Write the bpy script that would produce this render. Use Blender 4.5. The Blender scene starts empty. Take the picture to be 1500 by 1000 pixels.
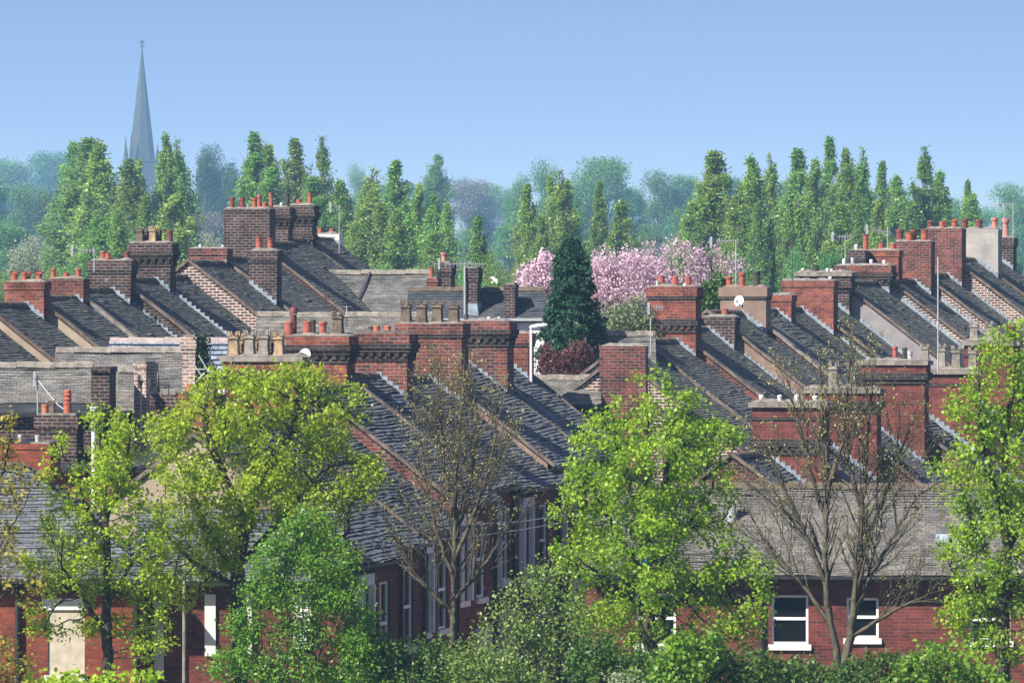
import bpy, math, random
import numpy as np
from mathutils import Vector, Matrix
R = math.radians
random.seed(7)
SC = bpy.context.scene
COL = SC.collection

# ------------------------------------------------------------------ camera, sky, sun, exposure
F, H, YH = 9000.0, 12.0, 450.0            # focal length in px of a 1500 px wide frame, eye height, horizon row
cam_d = bpy.data.cameras.new('camera')
cam_d.sensor_fit = 'HORIZONTAL'; cam_d.sensor_width = 36.0
cam_d.lens = 36.0 * F / 1500.0
cam_d.shift_y = (YH - 500.0) / 1500.0
cam_d.clip_start = 1.0; cam_d.clip_end = 20000.0
cam = bpy.data.objects.new('camera', cam_d); COL.objects.link(cam)
cam.location = (0, 0, H); cam.rotation_euler = (R(90), 0, 0)
SC.camera = cam

SUN_EL, SUN_AZ = R(42), R(52)             # azimuth measured from straight behind the camera towards the left
S = Vector((-math.sin(SUN_AZ) * math.cos(SUN_EL), -math.cos(SUN_AZ) * math.cos(SUN_EL), math.sin(SUN_EL)))
world = bpy.data.worlds.new('World'); SC.world = world; world.use_nodes = True
wn = world.node_tree.nodes; wl = world.node_tree.links
wn.clear()
sky = wn.new('ShaderNodeTexSky'); sky.sky_type = 'NISHITA'; sky.sun_disc = False
sky.sun_elevation = SUN_EL; sky.sun_rotation = math.atan2(S.x, S.y)
sky.air_density = 1.0; sky.dust_density = 0.9; sky.ozone_density = 3.0; sky.altitude = 0
tc = wn.new('ShaderNodeTexCoord'); sp = wn.new('ShaderNodeSeparateXYZ'); cb = wn.new('ShaderNodeCombineXYZ')
ml_ = wn.new('ShaderNodeMath'); ml_.operation = 'MULTIPLY_ADD'; ml_.inputs[1].default_value = 8.0; ml_.inputs[2].default_value = -.07
mx_ = wn.new('ShaderNodeMath'); mx_.operation = 'MAXIMUM'; mx_.inputs[1].default_value = .02
wl.new(tc.outputs['Generated'], sp.inputs[0]); wl.new(sp.outputs[0], cb.inputs[0]); wl.new(sp.outputs[1], cb.inputs[1])
wl.new(sp.outputs[2], ml_.inputs[0]); wl.new(ml_.outputs[0], mx_.inputs[0]); wl.new(mx_.outputs[0], cb.inputs[2])
nrm = wn.new('ShaderNodeVectorMath'); nrm.operation = 'NORMALIZE'
wl.new(cb.outputs[0], nrm.inputs[0]); wl.new(nrm.outputs[0], sky.inputs['Vector'])
bg = wn.new('ShaderNodeBackground'); bg.inputs['Strength'].default_value = 0.066
wo = wn.new('ShaderNodeOutputWorld')
hsv = wn.new('ShaderNodeHueSaturation'); hsv.inputs['Saturation'].default_value = .88; hsv.inputs['Hue'].default_value = .530; hsv.inputs['Value'].default_value = 1.28
wl.new(sky.outputs[0], hsv.inputs['Color']); wl.new(hsv.outputs[0], bg.inputs[0]); wl.new(bg.outputs[0], wo.inputs[0])

sun_d = bpy.data.lights.new('sun', 'SUN'); sun_d.energy = 5.0; sun_d.angle = R(0.5); sun_d.color = (1.0, 0.93, 0.80)
sun = bpy.data.objects.new('sun', sun_d); COL.objects.link(sun)
sun.rotation_euler = S.to_track_quat('Z', 'Y').to_euler(); sun.location = (-60, -60, 80)

SC.view_settings.view_transform = 'Standard'; SC.view_settings.look = 'None'
SC.view_settings.exposure = 1.12; SC.view_settings.gamma = 1.0
SC.render.engine = 'CYCLES'
SC.cycles.use_denoising = True
try:
    SC.cycles.denoiser = 'OPENIMAGEDENOISE'; SC.cycles.denoising_prefilter = 'ACCURATE'
except Exception: pass
SC.cycles.max_bounces = 5; SC.cycles.diffuse_bounces = 3; SC.cycles.glossy_bounces = 2
SC.cycles.transmission_bounces = 3; SC.cycles.volume_bounces = 0; SC.cycles.transparent_max_bounces = 4
SC.cycles.use_adaptive_sampling = False

# ------------------------------------------------------------------ helpers
Z = Vector((0, 0, 1))
def W(px, py, d):                          # the point seen at a pixel of the photo at a real distance
    return Vector(((px - 750.0) / F * d, d, H + (YH - py) / F * d))
def zat(py, Y): return H + (YH - py) / F * Y
def gz(x, y):                              # terrain height
    t = min(max((y - 126.0) / 66.0, 0.0), 1.0)
    z = 5.6 * (t * t * (3 - 2 * t) * 0.35 + t * 0.65)
    t2 = min(max((y - 380.0) / 1100.0, 0.0), 1.0)
    return z + 16.0 * t2 * t2 * (3 - 2 * t2)

def tag(o, label=None, cat=None, group=None, kind=None):
    if label: o['label'] = label
    if cat: o['category'] = cat
    if group: o['group'] = group
    if kind: o['kind'] = kind
    return o
def empty(name, loc, rz=0.0):
    o = bpy.data.objects.new(name, None); COL.objects.link(o)
    o.location = loc; o.rotation_euler = (0, 0, rz); o.empty_display_size = 0.2
    return o

class MB:                                   # collects faces, links them as ONE mesh object
    def __init__(s): s.v = []; s.f = []; s.uv = []; s.m = []
    def face(s, pts, uv=None, m=0):
        i = len(s.v); s.v.extend([tuple(p) for p in pts]); s.f.append(tuple(range(i, i + len(pts)))); s.uv.append(uv); s.m.append(m)
    def box(s, x0, x1, y0, y1, z0, z1, m=0):
        p = [(x0,y0,z0),(x1,y0,z0),(x1,y1,z0),(x0,y1,z0),(x0,y0,z1),(x1,y0,z1),(x1,y1,z1),(x0,y1,z1)]
        for q in ((0,3,2,1),(4,5,6,7),(0,1,5,4),(1,2,6,5),(2,3,7,6),(3,0,4,7)): s.face([p[k] for k in q], None, m)
    def obox(s, o, a, b, c, m=0):           # a box from a corner and three edge vectors
        o, a, b, c = Vector(o), Vector(a), Vector(b), Vector(c)
        p = [o, o+a, o+a+b, o+b, o+c, o+a+c, o+a+b+c, o+b+c]
        for q in ((0,3,2,1),(4,5,6,7),(0,1,5,4),(1,2,6,5),(2,3,7,6),(3,0,4,7)): s.face([p[k] for k in q], None, m)
    def lathe(s, cx, cy, prof, n=12, m=0, rot=0.0, sq=1.0):
        for (r0, z0), (r1, z1) in zip(prof[:-1], prof[1:]):
            for k in range(n):
                a, b = rot + 2*math.pi*k/n, rot + 2*math.pi*(k+1)/n
                s.face([(cx+r0*math.cos(a), cy+r0*math.sin(a)*sq, z0), (cx+r0*math.cos(b), cy+r0*math.sin(b)*sq, z0),
                        (cx+r1*math.cos(b), cy+r1*math.sin(b)*sq, z1), (cx+r1*math.cos(a), cy+r1*math.sin(a)*sq, z1)], None, m)
    def tube(s, pts, r, n=6, m=0):
        pts = [Vector(p) for p in pts]
        for p, q in zip(pts[:-1], pts[1:]):
            d = (q - p).normalized(); a = d.cross(Z if abs(d.z) < .9 else Vector((1,0,0))).normalized(); b = d.cross(a)
            for k in range(n):
                t0, t1 = 2*math.pi*k/n, 2*math.pi*(k+1)/n
                e0 = a*math.cos(t0)*r + b*math.sin(t0)*r; e1 = a*math.cos(t1)*r + b*math.sin(t1)*r
                s.face([p+e0, p+e1, q+e1, q+e0], None, m)
    def build(s, name, mats, parent=None, smooth=False, loc=None):
        me = bpy.data.meshes.new(name); me.from_pydata(s.v, [], s.f)
        uvl = me.uv_layers.new(name='UVMap'); data = []
        for f, u in zip(s.f, s.uv):
            if u is None:
                P = [Vector(s.v[i]) for i in f]
                n = Vector((0, 0, 0))
                for k in range(len(P)): n += P[k].cross(P[(k+1) % len(P)])
                if n.length < 1e-12: n = Vector((0, 0, 1))
                n.normalize()
                t = Z.cross(n)
                if t.length < 1e-4: t = Vector((1, 0, 0))
                t.normalize(); w = n.cross(t)
                for p in P: data += [p.dot(t), p.z if abs(n.z) < .3 else p.dot(w)]
            else:
                for q in u: data += [q[0], q[1]]
        uvl.data.foreach_set('uv', data)
        if not isinstance(mats, (list, tuple)): mats = [mats]
        for mm in mats: me.materials.append(mm)
        if len(mats) > 1: me.polygons.foreach_set('material_index', s.m)
        if smooth: me.polygons.foreach_set('use_smooth', [True]*len(s.f))
        o = bpy.data.objects.new(name, me); COL.objects.link(o)
        if parent: o.parent = parent
        if loc is not None: o.location = loc
        return o

# ------------------------------------------------------------------ materials
def newmat(name):
    m = bpy.data.materials.new(name); m.use_nodes = True; nt = m.node_tree; nt.nodes.clear()
    return m, nt, nt.nodes, nt.links
def rgba(c): return (c[0], c[1], c[2], 1.0)
def ramp(N, stops):
    r = N.new('ShaderNodeValToRGB'); e = r.color_ramp.elements
    e[0].position, e[0].color = stops[0][0], rgba(stops[0][1]); e[1].position, e[1].color = stops[-1][0], rgba(stops[-1][1])
    for p, c in stops[1:-1]: k = e.new(p); k.color = rgba(c)
    return r
def mix(N, L, typ, fac, a, b):
    m = N.new('ShaderNodeMix'); m.data_type = 'RGBA'; m.blend_type = typ
    for sock, v in ((m.inputs[0], fac), (m.inputs[6], a), (m.inputs[7], b)):
        if hasattr(v, 'links'): L.new(v, sock)
        else: sock.default_value = v if isinstance(v, float) else rgba(v)
    return m.outputs[2]
def noise(N, L, vec, scale, detail=4.0, rough=.55):
    n = N.new('ShaderNodeTexNoise'); n.inputs['Scale'].default_value = scale; n.inputs['Detail'].default_value = detail; n.inputs['Roughness'].default_value = rough
    L.new(vec, n.inputs['Vector']); return n
def finish(N, L, col, rough=.9, bump=None, bs=.3, bd=.01, spec=.3):
    p = N.new('ShaderNodeBsdfPrincipled'); p.inputs['Roughness'].default_value = rough; p.inputs['Specular IOR Level'].default_value = spec
    if hasattr(col, 'links'): L.new(col, p.inputs['Base Color'])
    else: p.inputs['Base Color'].default_value = rgba(col)
    if bump is not None:
        b = N.new('ShaderNodeBump'); b.inputs['Strength'].default_value = bs; b.inputs['Distance'].default_value = bd
        L.new(bump, b.inputs['Height']); L.new(b.outputs[0], p.inputs['Normal'])
    o = N.new('ShaderNodeOutputMaterial'); L.new(p.outputs[0], o.inputs[0]); return p

def brick_mat(name, c1, c2, mortar, msize=.011, stain=.55, pale=0.0, rowh=.084, bias=0.0):
    m, nt, N, L = newmat(name)
    uv = N.new('ShaderNodeUVMap').outputs[0]; pos = N.new('ShaderNodeNewGeometry').outputs['Position']
    b = N.new('ShaderNodeTexBrick'); L.new(uv, b.inputs['Vector'])
    b.inputs['Scale'].default_value = 1.0; b.inputs['Brick Width'].default_value = .235; b.inputs['Row Height'].default_value = rowh
    b.inputs['Mortar Size'].default_value = msize; b.inputs['Mortar Smooth'].default_value = .15; b.inputs['Bias'].default_value = bias
    b.inputs['Color1'].default_value = rgba(c1); b.inputs['Color2'].default_value = rgba(c2); b.inputs['Mortar'].default_value = rgba(mortar)
    n1 = noise(N, L, pos, 1.8, 6.0, .68); n2 = noise(N, L, uv, 26.0, 3.0)
    r1 = ramp(N, [(.36, (1-stain, 1-stain, 1-stain)), (.60, (1.05, 1.05, 1.05))]); L.new(n1.outputs['Fac'], r1.inputs[0])
    c = mix(N, L, 'MULTIPLY', 1.0, b.outputs['Color'], r1.outputs[0])
    r2 = ramp(N, [(.3, (.72, .72, .72)), (.7, (1.25, 1.25, 1.25))]); L.new(n2.outputs['Fac'], r2.inputs[0])
    c = mix(N, L, 'MULTIPLY', 1.0, c, r2.outputs[0])
    if pale > 0:
        n3 = noise(N, L, pos, 3.1, 6.0, .7); r3 = ramp(N, [(.60, (0, 0, 0)), (.74, (pale, pale, pale))]); L.new(n3.outputs['Fac'], r3.inputs[0])
        c = mix(N, L, 'MIX', r3.outputs[0], c, (.42, .37, .34))
    inv = N.new('ShaderNodeMath'); inv.operation = 'SUBTRACT'; inv.inputs[0].default_value = 1.0; L.new(b.outputs['Fac'], inv.inputs[1])
    finish(N, L, c, .93, inv.outputs[0], .6, .012, .15)
    return m

def tile_mat(name, c1, c2, dark, gauge=.1, bw=.17, moss=.35, mosscol=(.10, .095, .055), pale=.4, palecol=(.27, .26, .235), mort=.006):
    m, nt, N, L = newmat(name)
    uv = N.new('ShaderNodeUVMap').outputs[0]; pos = N.new('ShaderNodeNewGeometry').outputs['Position']
    b = N.new('ShaderNodeTexBrick'); L.new(uv, b.inputs['Vector'])
    b.inputs['Scale'].default_value = 1.0; b.inputs['Brick Width'].default_value = bw; b.inputs['Row Height'].default_value = gauge
    b.inputs['Mortar Size'].default_value = mort; b.inputs['Mortar Smooth'].default_value = .1; b.inputs['Bias'].default_value = 0.0
    b.inputs['Color1'].default_value = rgba(c1); b.inputs['Color2'].default_value = rgba(c2); b.inputs['Mortar'].default_value = rgba(dark)
    n0 = noise(N, L, pos, 2.2, 6.0, .65)
    r0 = ramp(N, [(.3, (.6, .6, .6)), (.72, (1.35, 1.35, 1.35))]); L.new(n0.outputs['Fac'], r0.inputs[0])
    c = mix(N, L, 'MULTIPLY', 1.0, b.outputs['Color'], r0.outputs[0])
    sx = N.new('ShaderNodeMapping'); sx.inputs['Scale'].default_value = (2.5, 11.0, 1); L.new(uv, sx.inputs['Vector'])
    n1 = noise(N, L, sx.outputs[0], 1.0, 5.0, .7); r1 = ramp(N, [(.56, (0, 0, 0)), (.74, (pale, pale, pale))]); L.new(n1.outputs['Fac'], r1.inputs[0])
    c = mix(N, L, 'MIX', r1.outputs[0], c, palecol)
    n2 = noise(N, L, pos, 1.1, 6.0, .7); r2 = ramp(N, [(.52, (0, 0, 0)), (.66, (moss, moss, moss))]); L.new(n2.outputs['Fac'], r2.inputs[0])
    c = mix(N, L, 'MIX', r2.outputs[0], c, mosscol)
    n3 = noise(N, L, uv, 30.0, 3.0)
    finish(N, L, c, .85, n3.outputs['Fac'], .5, .01, .25)
    return m

def rough_mat(name, c1, c2, scale=3.0, rough=.9, spec=.2, bs=.4, fine=40.0):
    m, nt, N, L = newmat(name)
    pos = N.new('ShaderNodeNewGeometry').outputs['Position']
    n = noise(N, L, pos, scale, 6.0, .65); r = ramp(N, [(.34, c1), (.66, c2)]); L.new(n.outputs['Fac'], r.inputs[0])
    n2 = noise(N, L, pos, fine, 3.0)
    finish(N, L, r.outputs[0], rough, n2.outputs['Fac'], bs, .01, spec)
    return m

def leaf_mat(name, c1, c2, trans=.35, rough=.45, spec=.35, objvar=.04):
    m, nt, N, L = newmat(name)
    at = N.new('ShaderNodeAttribute'); at.attribute_name = 'tint'
    r = ramp(N, [(0.0, c1), (1.0, c2)]); L.new(at.outputs['Fac'], r.inputs[0])
    oi = N.new('ShaderNodeObjectInfo'); hs = N.new('ShaderNodeHueSaturation')
    mr = N.new('ShaderNodeMapRange'); mr.inputs['To Min'].default_value = 1 - objvar*1.6; mr.inputs['To Max'].default_value = 1 + objvar*1.6
    L.new(oi.outputs['Random'], mr.inputs[0]); L.new(mr.outputs[0], hs.inputs['Value'])
    mr2 = N.new('ShaderNodeMapRange'); mr2.inputs['To Min'].default_value = .5 - objvar*.16; mr2.inputs['To Max'].default_value = .5 + objvar*.16
    ml = N.new('ShaderNodeMath'); ml.operation = 'MULTIPLY'; ml.inputs[1].default_value = 7.31; fr = N.new('ShaderNodeMath'); fr.operation = 'FRACT'
    L.new(oi.outputs['Random'], ml.inputs[0]); L.new(ml.outputs[0], fr.inputs[0]); L.new(fr.outputs[0], mr2.inputs[0]); L.new(mr2.outputs[0], hs.inputs['Hue'])
    L.new(r.outputs[0], hs.inputs['Color'])
    p = N.new('ShaderNodeBsdfPrincipled'); p.inputs['Roughness'].default_value = rough; p.inputs['Specular IOR Level'].default_value = spec
    L.new(hs.outputs[0], p.inputs['Base Color'])
    t = N.new('ShaderNodeBsdfTranslucent'); g = N.new('ShaderNodeGamma'); g.inputs[1].default_value = .85
    L.new(hs.outputs[0], g.inputs[0]); L.new(g.outputs[0], t.inputs[0])
    mx = N.new('ShaderNodeMixShader'); mx.inputs[0].default_value = trans; L.new(p.outputs[0], mx.inputs[1]); L.new(t.outputs[0], mx.inputs[2])
    o = N.new('ShaderNodeOutputMaterial'); L.new(mx.outputs[0], o.inputs[0])
    return m

M = {}
M['brick_red'] = brick_mat('red_brick', (.31, .08, .045), (.14, .042, .034), (.20, .15, .135), .009, .62, .3)
M['brick_mid'] = brick_mat('purple_red_brick', (.22, .056, .038), (.065, .03, .032), (.20, .165, .155), .010, .5, .3)
M['brick_soot'] = brick_mat('blackened_brick', (.05, .035, .033), (.022, .02, .021), (.10, .09, .085), .010, .4, .25)
M['brick_dark'] = brick_mat('sooty_brick', (.078, .037, .036), (.028, .02, .024), (.18, .165, .16), .011, .5, .3)
M['brick_front'] = brick_mat('bright_red_brick', (.30, .072, .04), (.18, .045, .032), (.14, .08, .065), .008, .4, .12)
M['brick_wine'] = brick_mat('wine_red_brick', (.21, .05, .04), (.10, .03, .029), (.15, .085, .075), .008, .35, .08, .078)
M['brick_pale'] = brick_mat('white_mortared_brick', (.16, .065, .05), (.06, .035, .033), (.50, .45, .42), .017, .25, .3)
M['brick_pink'] = brick_mat('weathered_pink_brick', (.34, .22, .19), (.15, .10, .095), (.46, .41, .38), .016, .3, .6)
M['brick_grey'] = brick_mat('grey_buff_brick', (.30, .26, .25), (.21, .18, .18), (.40, .37, .35), .012, .25, .3)
M['slate'] = tile_mat('dark_clay_tiles', (.165, .165, .152), (.10, .104, .102), (.016, .016, .02), .095, .17, .4, (.13, .13, .085), .36, (.25, .245, .225))
M['slate_b'] = tile_mat('blue_grey_tiles', (.15, .16, .178), (.085, .092, .108), (.016, .016, .022), .118, .2, .28, (.12, .13, .09), .36, (.30, .305, .30))
M['slate_light'] = tile_mat('weathered_grey_tiles', (.19, .182, .172), (.11, .11, .11), (.035, .035, .038), .088, .17, .3, (.15, .14, .105), .6, (.32, .30, .27))
M['slate_pale'] = tile_mat('lichened_tiles', (.22, .205, .19), (.13, .125, .12), (.05, .048, .046), .088, .17, .35, (.24, .22, .185), .7, (.44, .41, .38))
M['slate_brown'] = tile_mat('purple_brown_tiles', (.155, .145, .137), (.09, .084, .081), (.03, .028, .03), .092, .17, .3, (.20, .185, .15), .55, (.36, .34, .31))
M['slate_dark'] = tile_mat('smooth_dark_slates', (.075, .08, .095), (.055, .06, .075), (.03, .03, .038), .11, .22, .15, (.1, .1, .09), .2, (.16, .165, .17))
M['pantile'] = tile_mat('pale_glazed_pantiles', (.25, .29, .36), (.17, .20, .27), (.10, .12, .16), .21, .21, .1, (.30, .30, .33), .3, (.5, .52, .56), .02)
M['stone'] = rough_mat('weathered_stone', (.12, .105, .09), (.29, .265, .235), 5.0)
M['stone_pale'] = rough_mat('pale_stone', (.40, .35, .28), (.56, .50, .40), 6.0)
M['stone_dark'] = rough_mat('sooty_stone', (.055, .045, .04), (.17, .135, .10), 7.0)
M['stone_tan'] = rough_mat('sooty_tan_stone', (.13, .09, .06), (.40, .30, .19), 5.0)
M['mortar'] = rough_mat('mortar', (.11, .10, .09), (.30, .275, .25), 7.0)
M['verge'] = rough_mat('brown_verge_mortar', (.07, .055, .048), (.20, .158, .135), 5.0)
M['verge_dark'] = rough_mat('dark_bargeboard', (.07, .05, .045), (.15, .105, .085), 3.0)
M['render_beige'] = rough_mat('beige_render', (.25, .20, .155), (.36, .30, .24), 1.6)
M['render_brown'] = rough_mat('brown_render', (.17, .115, .095), (.25, .18, .15), 1.6)
M['render_grey'] = rough_mat('grey_render', (.24, .225, .22), (.36, .34, .33), 1.6)
M['render_lilac'] = rough_mat('grey_lilac_render', (.20, .185, .20), (.28, .26, .275), 1.6)
M['white_wall'] = rough_mat('white_painted_render', (.70, .70, .70), (.82, .81, .79), 1.2)
M['white'] = rough_mat('white_paint', (.74, .74, .75), (.82, .82, .82), 4.0, .5, .4, .1)
M['offwhite'] = rough_mat('painted_stone', (.60, .57, .56), (.78, .74, .72), 2.0)
M['lead'] = rough_mat('lead_flashing', (.13, .165, .21), (.29, .35, .42), 6.0, .6, .4, .2)
M['metal'] = rough_mat('grey_metal', (.32, .33, .35), (.42, .43, .45), 8.0, .5, .5, .1)
M['dark_metal'] = rough_mat('dark_metal', (.03, .032, .04), (.06, .06, .07), 8.0, .6, .4, .1)
M['black'] = rough_mat('black_gutter', (.012, .012, .015), (.03, .03, .034), 6.0, .5, .4, .1)
M['pot_red'] = rough_mat('terracotta', (.24, .062, .042), (.38, .12, .08), 9.0, .8, .25)
M['pot_orange'] = rough_mat('orange_terracotta', (.34, .10, .055), (.46, .17, .10), 9.0, .8, .25)
M['pot_dark'] = rough_mat('dark_glazed_clay', (.11, .028, .028), (.19, .055, .048), 9.0, .5, .4)
M['pot_black'] = rough_mat('sooty_clay', (.03, .028, .028), (.075, .06, .055), 7.0, .7, .3)
M['pot_pink'] = rough_mat('pinkish_clay', (.40, .13, .11), (.52, .22, .19), 9.0, .8, .25)
M['ridge_clay'] = rough_mat('pinkish_ridge_tile', (.25, .21, .21), (.40, .34, .32), 5.0)
M['bark'] = rough_mat('grey_bark', (.055, .048, .042), (.14, .125, .11), 9.0, .95, .1, .8, 30.0)
M['bark_dark'] = rough_mat('dark_bark', (.03, .027, .023), (.085, .075, .06), 9.0, .95, .1, .8, 30.0)
M['bark_twig'] = rough_mat('olive_grey_bark', (.05, .045, .034), (.13, .115, .085), 9.0, .95, .1, .8, 30.0)
M['bark_far'] = rough_mat('pale_bark', (.12, .12, .11), (.22, .22, .20), 2.0)
M['ground'] = rough_mat('rough_grass', (.045, .06, .022), (.09, .095, .045), .5, .95, .1, .8, 6.0)
M['asphalt'] = rough_mat('asphalt', (.04, .04, .043), (.06, .06, .063), 1.0)
M['paving'] = rough_mat('paving', (.20, .19, .18), (.28, .27, .25), 1.0)
M['blue_bag'] = rough_mat('blue_plastic', (.0, .16, .30), (.01, .24, .42), 6.0, .4, .5)
M['bird'] = rough_mat('white_feathers', (.72, .72, .72), (.84, .84, .84), 20.0)
M['red_curtain'] = rough_mat('dark_red_board', (.16, .008, .02), (.22, .012, .03), 3.0)
M['church'] = rough_mat('church_stone', (.045, .042, .04), (.085, .078, .07), .2)
def glass_mat(name):
    m, nt, N, L = newmat(name)
    finish(N, L, (.006, .007, .009), .03, None, spec=.18)
    return m
M['glass'] = glass_mat('window_glass')
LM = {}
LM['syc_yellow'] = leaf_mat('yellow_green_leaf', (.19, .33, .012), (.48, .62, .045), .5)
LM['syc_green'] = leaf_mat('fresh_green_leaf', (.15, .31, .012), (.42, .60, .05), .5)
LM['syc_rust'] = leaf_mat('bronze_green_leaf', (.24, .20, .03), (.40, .36, .06), .42)
LM['birch'] = leaf_mat('bright_green_leaf', (.065, .18, .016), (.20, .38, .042), .38)
LM['bud'] = leaf_mat('olive_bud', (.24, .24, .08), (.45, .43, .18), .35)
LM['bud_green'] = leaf_mat('young_green_bud', (.14, .20, .03), (.27, .33, .06), .35)
LM['bush'] = leaf_mat('hedge_leaf', (.035, .085, .014), (.10, .19, .03), .3)
LM['bush_lime'] = leaf_mat('lime_hedge_leaf', (.07, .17, .015), (.20, .36, .035), .38)
LM['bush_grey'] = leaf_mat('grey_green_leaf', (.10, .18, .035), (.23, .33, .08), .3)
LM['poplar'] = leaf_mat('poplar_leaf', (.11, .25, .035), (.34, .52, .11), .45, .4, .5, .13)
LM['far'] = leaf_mat('woodland_leaf', (.07, .20, .045), (.17, .36, .10), .3, .5, .3, .14)
LM['far_dark'] = leaf_mat('dark_woodland_leaf', (.025, .07, .03), (.06, .125, .055), .2)
LM['far_pale'] = leaf_mat('pale_woodland_leaf', (.20, .25, .14), (.36, .40, .26), .3)
LM['far_lime'] = leaf_mat('lime_woodland_leaf', (.14, .24, .03), (.25, .36, .06), .35)
LM['far_brown'] = leaf_mat('budding_twig_leaf', (.14, .12, .10), (.24, .21, .17), .2)
LM['conifer'] = leaf_mat('conifer_spray', (.010, .048, .026), (.032, .10, .048), .12, .6, .25)
LM['cherry'] = leaf_mat('pink_blossom', (.58, .37, .48), (.80, .64, .72), .35, .6, .2, .03)
LM['cherry_pale'] = leaf_mat('pale_pink_blossom', (.50, .30, .42), (.70, .52, .62), .35, .6, .2, .03)
LM['redshrub'] = leaf_mat('copper_leaf', (.075, .026, .028), (.19, .075, .075), .25, .5, .3, .03)
LM['shrub'] = leaf_mat('sage_leaf', (.13, .19, .09), (.25, .32, .17), .25)
LM['ivy'] = leaf_mat('ivy_leaf', (.012, .04, .012), (.03, .075, .022), .1, .4, .4)
# ------------------------------------------------------------------ the setting: ground, road, pavements
def sheet(name, pts_fn, nu, nv, mat):
    V = [pts_fn(i/nu, j/nv) for j in range(nv+1) for i in range(nu+1)]
    Fc = [(j*(nu+1)+i, j*(nu+1)+i+1, (j+1)*(nu+1)+i+1, (j+1)*(nu+1)+i) for j in range(nv) for i in range(nu)]
    me = bpy.data.meshes.new(name); me.from_pydata(V, [], Fc); me.materials.append(mat)
    o = bpy.data.objects.new(name, me); COL.objects.link(o); o['kind'] = 'structure'; return o
def gpt(u, v):
    y = -30 + 5030 * v * v * (0.35 + .65 * v) ; x = (u - .5) * (300 + 2.2 * max(y, 0))
    return (x, y, gz(x, y))
sheet('ground', gpt, 40, 240, M['ground'])
ROADG = R(12.5)
def strip(x0, x1, lift):
    def fn(u, v):
        b = W(648, 700, 140); t = -14 + 46 * v; s = x0 + (x1 - x0) * u
        x = b.x + math.sin(ROADG)*t + math.cos(ROADG)*s; y = 140 + math.cos(ROADG)*t - math.sin(ROADG)*s
        return (x, y, gz(x, y) + lift)
    return fn
sheet('road', strip(2.3, 6.6, .06), 6, 60, M['asphalt'])
sheet('pavement', strip(.25, 2.3, .17), 4, 60, M['paving'])
sheet('pavement', strip(6.6, 8.0, .17), 4, 60, M['paving'])

# ------------------------------------------------------------------ house builder
rng = np.random.default_rng(11)
def snoise(n, k):                          # smooth 1-D noise
    a = rng.normal(size=max(2, n//k + 3)); x = np.arange(n)/k; i = x.astype(int); f = x - i; f = f*f*(3-2*f)
    return a[i]*(1-f) + a[i+1]*f

def courses(mb, O, U, D, pitch, S_, ulo, uhi, gauge, amp=1.0, sag=.03):
    """Overlapping courses of tiles: every course is a real tilted strip with a butt edge."""
    O, U, D = Vector(O), Vector(U), Vector(D)
    N_ = D*math.sin(pitch) + Z*math.cos(pitch); Dn = D*math.cos(pitch) - Z*math.sin(pitch)
    flip = Dn.cross(U).dot(N_) < 0
    n = int(S_/gauge)
    base = None
    for k in range(n+1):
        s0, s1 = k*gauge, min((k+1)*gauge + .012, S_)
        if s1 <= s0: break
        a0, b0 = ulo(s0), uhi(s0); a1, b1 = ulo(s1), uhi(s1)
        L = max(b1 - a1, .3); m = max(2, int(L/.3))
        if base is None or len(base) != m+1: base = snoise(m+1, 5)*.014*amp
        hn = base + rng.normal(size=m+1)*.004*amp + (rng.random(m+1) < .02)*.03; dn = snoise(m+1, 4)*.010*amp + rng.normal(size=m+1)*.004*amp + (rng.random(m+1) < .012)*.05
        up = []; lo = []; bt = []
        for i in range(m+1):
            t = i/m; uu0 = a0 + (b0-a0)*t; uu1 = a1 + (b1-a1)*t
            sg = -sag*math.sin(math.pi*t)*math.sin(math.pi*min(1, s1/S_))
            up.append((O + U*uu0 + Dn*s0 + N_*(.012 + sg + base[i]), (uu0, k*gauge)))
            lo.append((O + U*uu1 + Dn*(s1+dn[i]) + N_*(.26*gauge + .007 + sg + hn[i]), (uu1, (k+1)*gauge - .004)))
            bt.append((O + U*uu1 + Dn*(s1+dn[i]) + N_*(.004 + sg + base[i]), (uu1, (k+1)*gauge)))
        for i in range(m):
            for A, B in ((up, lo), (lo, bt)):
                q = [A[i], B[i], B[i+1], A[i+1]]
                if flip: q.reverse()
                mb.face([p[0] for p in q], [p[1] for p in q])

class House: pass
def ppx(h, px, axis, c):                    # local coordinate along an axis where the plane (other axis = c) is seen at a pixel column
    k = (px - 750.0)/F; O = h.loc
    if axis == 'x': return (k*(O.y + h.r.y*c) - O.x - h.r.x*c)/(h.p.x - k*h.p.y)
    return (k*(O.y + h.p.y*c) - O.x - h.p.x*c)/(h.r.x - k*h.r.y)
def pz(h, py, x, y): return zat(py, h.loc.y + h.p.y*x + h.r.y*y) - h.loc.z

def wall_open(mb, c, y0, y1, z0, z1, ops, m=0, depth=.12):   # a wall in the plane x = c with real openings and reveals
    ys = sorted({y0, y1, *[v for o in ops for v in o[:2]]}); zs = sorted({z0, z1, *[v for o in ops for v in o[2:4]]})
    for a, b in zip(ys[:-1], ys[1:]):
        for e, f in zip(zs[:-1], zs[1:]):
            if any(a >= o[0]-1e-6 and b <= o[1]+1e-6 and e >= o[2]-1e-6 and f <= o[3]+1e-6 for o in ops): continue
            mb.face([(c,a,e),(c,b,e),(c,b,f),(c,a,f)], None, m)
    for o in ops:
        a, b, e, f = o[:4]; d = c - depth
        mb.face([(c,a,e),(d,a,e),(d,a,f),(c,a,f)], None, m); mb.face([(c,b,e),(c,b,f),(d,b,f),(d,b,e)], None, m)
        mb.face([(c,a,f),(d,a,f),(d,b,f),(c,b,f)], None, m); mb.face([(c,a,e),(c,b,e),(d,b,e),(d,a,e)], None, m)

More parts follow.
